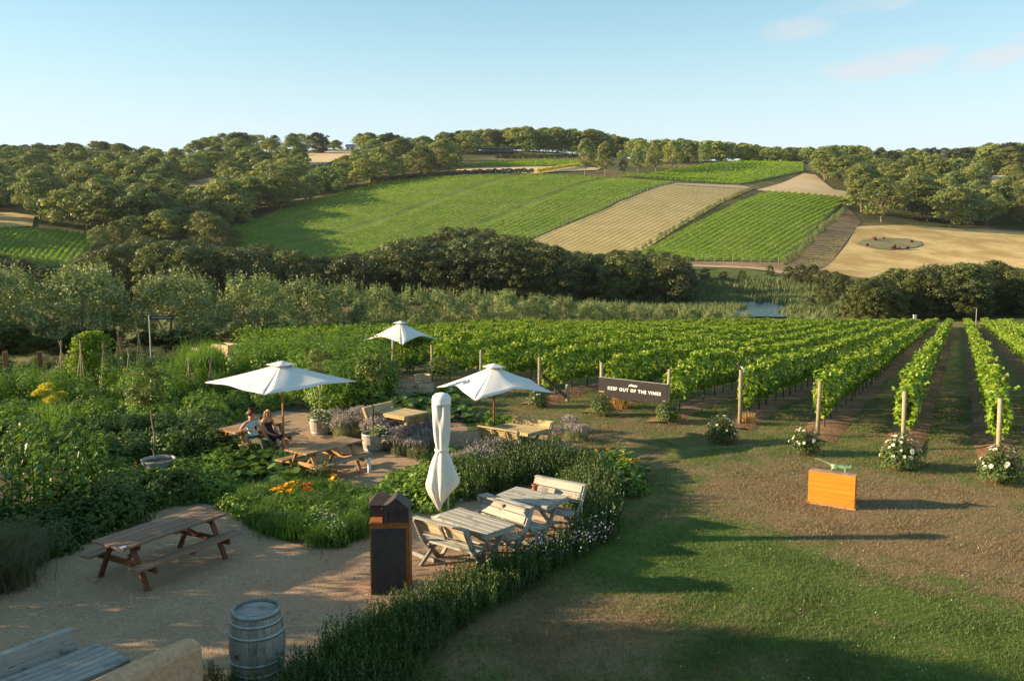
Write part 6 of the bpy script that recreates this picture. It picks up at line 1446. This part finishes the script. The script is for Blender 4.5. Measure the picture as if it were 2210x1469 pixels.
for s, eb in ((-1, (-.235, .175, .86)), (1, (.215, .075, .83))): k.ch(c - 1, ((s * .17, .14, .95), .075), (eb, .064))
skin_obj('shirt', k.v, k.e, k.r, M['shirt'], t)
k = Sk(); pe = k.n((0, 0, .515), (.155, .125))
for s in (-1, 1): k.ch(pe, ((s * .09, -.08, .515), .105), ((s * .10, -.26, .525), .094), ((s * .11, -.46, .525), .078), ((s * .11, -.53, .30), .068), ((s * .11, -.58, .12), .06))
skin_obj('trousers', k.v, k.e, k.r, M['trouser'], t)
k = Sk(); a_ = k.n((.02, .145, 1.25), (.088, .09)); k.ch(a_, ((.015, .175, 1.19), (.085, .06)), ((.01, .18, 1.11), (.06, .03))); k.ch(a_, ((.025, .085, 1.29), (.06, .03)))
skin_obj('hair', k.v, k.e, k.r, M['hairb'], t)
for s in (-1, 1): MB().tube([(s * .11, -.55, .045), (s * .11, -.68, .045), (s * .11, -.80, .035)], [.05, .052, .032], 8).build('shoe', M['barkdk'], t, True)
t = person('woman in a black dress with long fair hair sitting beside the man', -.02)
k = Sk(); pe = k.n((0, 0, .53), (.14, .11)); ch_ = k.ch(pe, ((0, .02, .70), (.10, .085)), ((0, .04, .86), (.12, .095)), ((0, .05, .98), (.10, .07))); nk = k.ch(ch_, ((0, .05, 1.06), .042))
hd = k.ch(nk, ((0, .03, 1.12), (.06, .068)), ((0, .025, 1.20), (.07, .084)), ((0, .035, 1.27), .055)); k.ch(len(k.v) - 2, ((.01, -.062, 1.175), .015))
for s in (-1, 1):
    e = k.ch(ch_, ((s * .15, .05, .955), .046), ((s * .19, .02, .74), .036)); w = k.ch(e, ((s * .15, -.14, .65), .031), ((s * .09, -.27, .61), .023)); hand(k, w, (s * .09, -.27, .61), (-s * .2, -.9, -.15), -s)
    k.ch(pe, ((s * .08, -.06, .51), .08), ((s * .09, -.25, .52), .07), ((s * .09, -.43, .51), .052), ((s * .09, -.48, .30), .046), ((s * .08, -.46, .10), .032), ((s * .08, -.53, .04), .03), ((s * .08, -.61, .03), .024))
skin_obj('body', k.v, k.e, k.r, M['skin'], t)
k = Sk(); pe = k.n((0, 0, .53), (.17, .13)); k.ch(pe, ((0, .02, .70), (.118, .10)), ((0, .04, .86), (.138, .112)), ((0, .045, .915), (.135, .10)))
for s in (-1, 1): k.ch(pe, ((s * .08, -.14, .52), .105), ((s * .09, -.32, .52), .095), ((s * .09, -.47, .50), .085))
skin_obj('dress', k.v, k.e, k.r, M['dress'], t)
for s in (-1, 1): MB().tube([(s * .075, .0, .93), (s * .08, .05, 1.01), (s * .07, .10, .95)], .010, 6).build('strap', M['dress'], t)
k = Sk(); a_ = k.n((0, .065, 1.265), (.082, .085)); k.ch(a_, ((0, .10, 1.19), (.088, .06)), ((0, .11, 1.06), (.085, .045)), ((-.01, .105, .92), (.08, .035)), ((-.02, .095, .80), (.055, .022)))
for s in (-1, 1): k.ch(a_, ((s * .075, .03, 1.20), .026), ((s * .085, .02, 1.08), .024), ((s * .08, .0, .97), .016))
skin_obj('hair', k.v, k.e, k.r, M['hairl'], t)
for s in (-1, 1): MB().tube([(s * .08, -.44, .03), (s * .08, -.56, .025), (s * .08, -.64, .02)], [.036, .038, .024], 8).build('shoe', M['barkdk'], t, True)
def glass(loc, label):
    t = thing('wine_glass', label, 'wine glass', loc)
    MB().lathe([(.032, 0), (.030, .003), (.005, .008), (.004, .08), (.012, .088), (.034, .115), (.038, .15), (.031, .19), (.029, .19), (.036, .15), (.032, .117), (.008, .092)], 20, capb=True).build('bowl', M['glass'], t, True)
    MB().lathe([(.006, .094), (.0315, .119), (.0345, .14), (.002, .14)], 18).build('wine', M['wine'], t, True)
A = rad(55.7)
def tl(x, y): return tA[0] + math.cos(A) * x - math.sin(A) * y, tA[1] + math.sin(A) * x + math.cos(A) * y
glass((*tl(.22, -.02), .756), 'stemmed glass of red wine standing on the couple\'s table'); glass((*tl(-.58, -.78), .72), 'wine glass held in the man\'s hand')
tag(MB().lathe([(.11, 0), (.14, .02), (.135, .022), (.002, .01)], 20).build('plate', M['white'], loc=(*tl(.55, .2), .757)), 'white plate at the far end of the couple\'s table', 'plate')
# far small marker posts by the vineyard
mk = MB(); mk.box((0, 0, .9), (.45, .3, 2.4)); mk.box((0, 0, 2.15), (.55, .4, .12)); mk = mk.mesh('marker', M['whitepaint'])
x, y = DP(1977, 150); tag(link('marker_post', mk, loc=(x, y, tz(x, y))), 'white marker post at the far end of the vine rows', 'post')
x, y = DP(1697, 268); tag(link('marker_post', mk, loc=(x, y, tz(x, y) + 1.2), scale=.9), 'white marker post above the reeds by the pond', 'post')
lp = MB(); lp.tube([(0, 0, 0), (0, 0, 3.2)], .06, 6); lp.beam((-.5, 0, 3.2), (.1, 0, 3.2), .12, .1); x, y = DP(2110, 152); tag(lp.build('lamp_post', M['steelpost'], loc=(x, y, tz(x, y))), 'small metal lamp post in front of the shelter belt', 'lamp post')
x, y = DP(1832, 182); t = thing('roadside_sign', 'low white board beside the dirt road', 'sign', (x, y, tz(x, y))); MB().box((0, 0, .9), (1.5, .06, .5)).build('board', M['whitepaint'], t)
for s in (-1, 1): MB().tube([(s * .6, .05, 0), (s * .6, .05, 1.0)], .05, 6).build('post', M['barkdk'], t)
# ------------------------------------------------------------------ shade trees beyond the terrace, to the left of the view
for x, y, h in ((-17.5, 8.0, 7.2), (-15.5, 10.2, 6.3), (-16.5, 4.0, 8.0), (-44, -1, 14.0), (-48, 4.5, 14.5), (-53, 1.5, 16)):
    EUC.put(R4, (x, y, 0), h / 17, 'gum tree shading the near end of the terrace', 'tree', 'shade trees beside the terrace', rz=R4.uniform(0, 6))
for x, y, h in ((-11.2, 11.9, 2.7), (-11.4, 13.0, 3.0), (-11.0, 14.0, 2.9), (-11.6, 15.0, 3.1), (-11.8, 15.9, 2.8)):  # out-of-view shrubs added to throw shade over the long picnic table
    TOM.put(R4, (x, y, 0), (1.45, h / 1.3), 'unseen tall shrub added to shade the long picnic table', 'shrub', 'added shade shrubs beyond the gravel')
for x, y, h in ((-13.6, 12.2, 3.3), (-14.2, 14.0, 3.3), (-14.0, 15.8, 3.1)):  # scaled-down blackwoods out of view, added to shade the left beds
    WAT.put(R4, (x, y, 0), (h / 13 * .9, h / 13), 'unseen dense tree added to shade the end of the garden', 'tree', 'added shade trees beside the garden')
# ------------------------------------------------------------------ lawn grass
m, nt, b, out = newmat('lawn_blade')
gp = nd(nt, 'ShaderNodeNewGeometry'); mpv = nd(nt, 'ShaderNodeVectorMath', operation='MULTIPLY'); mpv.inputs[1].default_value = (1, 1, 0); nt.links.new(gp.outputs['Position'], mpv.inputs[0])
lc, _ = lawn_color(nt, mpv.outputs[0]); f = nd(nt, 'ShaderNodeMapRange'); f.inputs[3].default_value = .75; f.inputs[4].default_value = 1.45; nt.links.new(gp.outputs['Random Per Island'], f.inputs[0])
s_ = nd(nt, 'ShaderNodeVectorMath', operation='SCALE'); nt.links.new(lc, s_.inputs[0]); nt.links.new(f.outputs[0], s_.inputs[3]); nt.links.new(s_.outputs[0], b.inputs['Base Color']); b.inputs['Roughness'].default_value = .6
tr = nd(nt, 'ShaderNodeBsdfTranslucent'); nt.links.new(s_.outputs[0], tr.inputs[0]); ms = nd(nt, 'ShaderNodeMixShader'); ms.inputs[0].default_value = .3; nt.links.new(b.outputs[0], ms.inputs[1]); nt.links.new(tr.outputs[0], ms.inputs[2]); nt.links.new(ms.outputs[0], out.inputs[0])
gg = np.random.default_rng(9); n = 900000
y = 8.8 + 26 * gg.random(n) ** 1.9; x = gg.uniform(-.25, .66, n) * y
P = np.stack([x, y], 1); keep = ~inside(P, np.array(GARDEN)) & (gg.random(n) < .62)
q = P - np.array(POSTS[9]); 
nr = np.array([-RD.y, RD.x])
for px_, py_ in POSTS[:12]:
    dq = P - [px_, py_]; along = dq @ np.array([RD.x, RD.y]); keep &= ~((np.abs(dq @ nr) < .5) & (along > -.6))
tuft = np.sin(x * 2.1 + np.sin(y * 1.3) * 2) * np.sin(y * 1.7 + np.sin(x * .9) * 2)
keep &= gg.random(n) < .55 + .45 * (tuft > -.1)
x, y, tuft = x[keep], y[keep], tuft[keep]
V, F = blades(gg, np.stack([x, y, terrain(x, y)], 1), gg.uniform(.02, .055, len(x)) * (1 + .9 * np.clip(tuft, 0, 1) ** 3), gg.uniform(.006, .012, len(x)) * (.6 + y / 30), gg.uniform(.2, 1.3, len(x)), 1)
stuff(tag(link('lawn_grass', mesh_np('lawn_grass', V, F, m)), 'short patchy lawn grass between the garden and the vines', 'grass'))
n = 200; y = gg.uniform(10, 15.5, n); x = gg.uniform(2.5, 8.5, n) * y / 13; P = np.stack([x, y, np.full(n, .045)], 1); V, F = leaves(gg, P, unit(gg, n) + [0, 0, 1], .017, 1.0)
stuff(tag(link('clover_flowers', mesh_np('clover', V, F, M['petal'])), 'tiny white clover flowers scattered in the green lawn', 'flowers'))
# ------------------------------------------------------------------ evening air
m, nt, b, out = newmat('thin_haze'); nt.nodes.remove(b)
vol = nd(nt, 'ShaderNodeVolumePrincipled'); vol.inputs['Color'].default_value = (0.86, 0.93, 1.0, 1); vol.inputs['Density'].default_value = 0.00004; vol.inputs['Anisotropy'].default_value = 0.2
nt.links.new(vol.outputs[0], out.inputs['Volume'])
MBh = MB().box((0, 1150, 60), (7000, 2900, 150)); MBh.v = [(x, y, -36.0 if z < 0 else 150.0) for x, y, z in MBh.v]
stuff(tag(MBh.build('haze', m), 'thin pale evening haze over the valley', 'haze'))
# ------------------------------------------------------------------ litter on the gravel
gg = np.random.default_rng(12); n = 50000; y = 8.6 + 18 * gg.random(n) ** 1.7; x = gg.uniform(-.62, .12, n) * y; P = np.stack([x, y], 1); k_ = inside(P, np.array(GARDEN)); P = P[k_]; n = len(P)
s_ = gg.uniform(.006, .019, n)[:, None]; base = np.concatenate([P, np.full((n, 1), .006)], 1); T4 = np.array([(1, 0, -.3), (-.5, .87, -.3), (-.5, -.87, -.3), (0, 0, .8)])
V = base[:, None, :] + T4[None] * s_[:, None, :] * gg.uniform(.7, 1.3, (n, 4, 1)); i_ = np.arange(n)[:, None] * 4; F = np.concatenate([i_ + [0, 1, 3], i_ + [1, 2, 3], i_ + [2, 0, 3]], 1).reshape(-1, 3)
M['pebble'] = leafmat('pebble', (0.22, 0.15, 0.10), (0.60, 0.48, 0.36), trans=0.0, rough=.9, objvar=0); stuff(tag(link('loose_gravel', mesh_np('pebbles', V.reshape(-1, 3), F, M['pebble'])), 'loose pebbles lying on the gravel terrace', 'gravel'))
n = 700; y = 9 + 14 * gg.random(n); x = gg.uniform(-.6, .1, n) * y; P = np.stack([x, y], 1); P = P[inside(P, np.array(GARDEN))]; n = len(P)
V, F = leaves(gg, np.concatenate([P, np.full((n, 1), .02)], 1), unit(gg, n) * .4 + [0, 0, 1], gg.uniform(.03, .07, n), 2.0, .4); M['litter'] = leafmat('leaf_litter', (0.14, 0.07, 0.03), (0.34, 0.20, 0.08), trans=.1, objvar=0)
stuff(tag(link('leaf_litter', mesh_np('litter', V, F, M['litter'])), 'dry leaves scattered over the gravel', 'leaves'))
# drop prototypes that were never placed
for K in (EUC, WAT, LWT, PIN, OLV, BUSH, BUSHD, TOM, LOW, BRT, FEN, ROS, LAV, GRS, PLM, DRY, SQU, SUNF, ROSE, DIL):
    for pr_, us in zip(K.p, K.used):
        if not us:
            for ch_ in list(pr_.children): bpy.data.objects.remove(ch_)
            bpy.data.objects.remove(pr_)
print('counts', cnt, 'objects', len(bpy.data.objects))
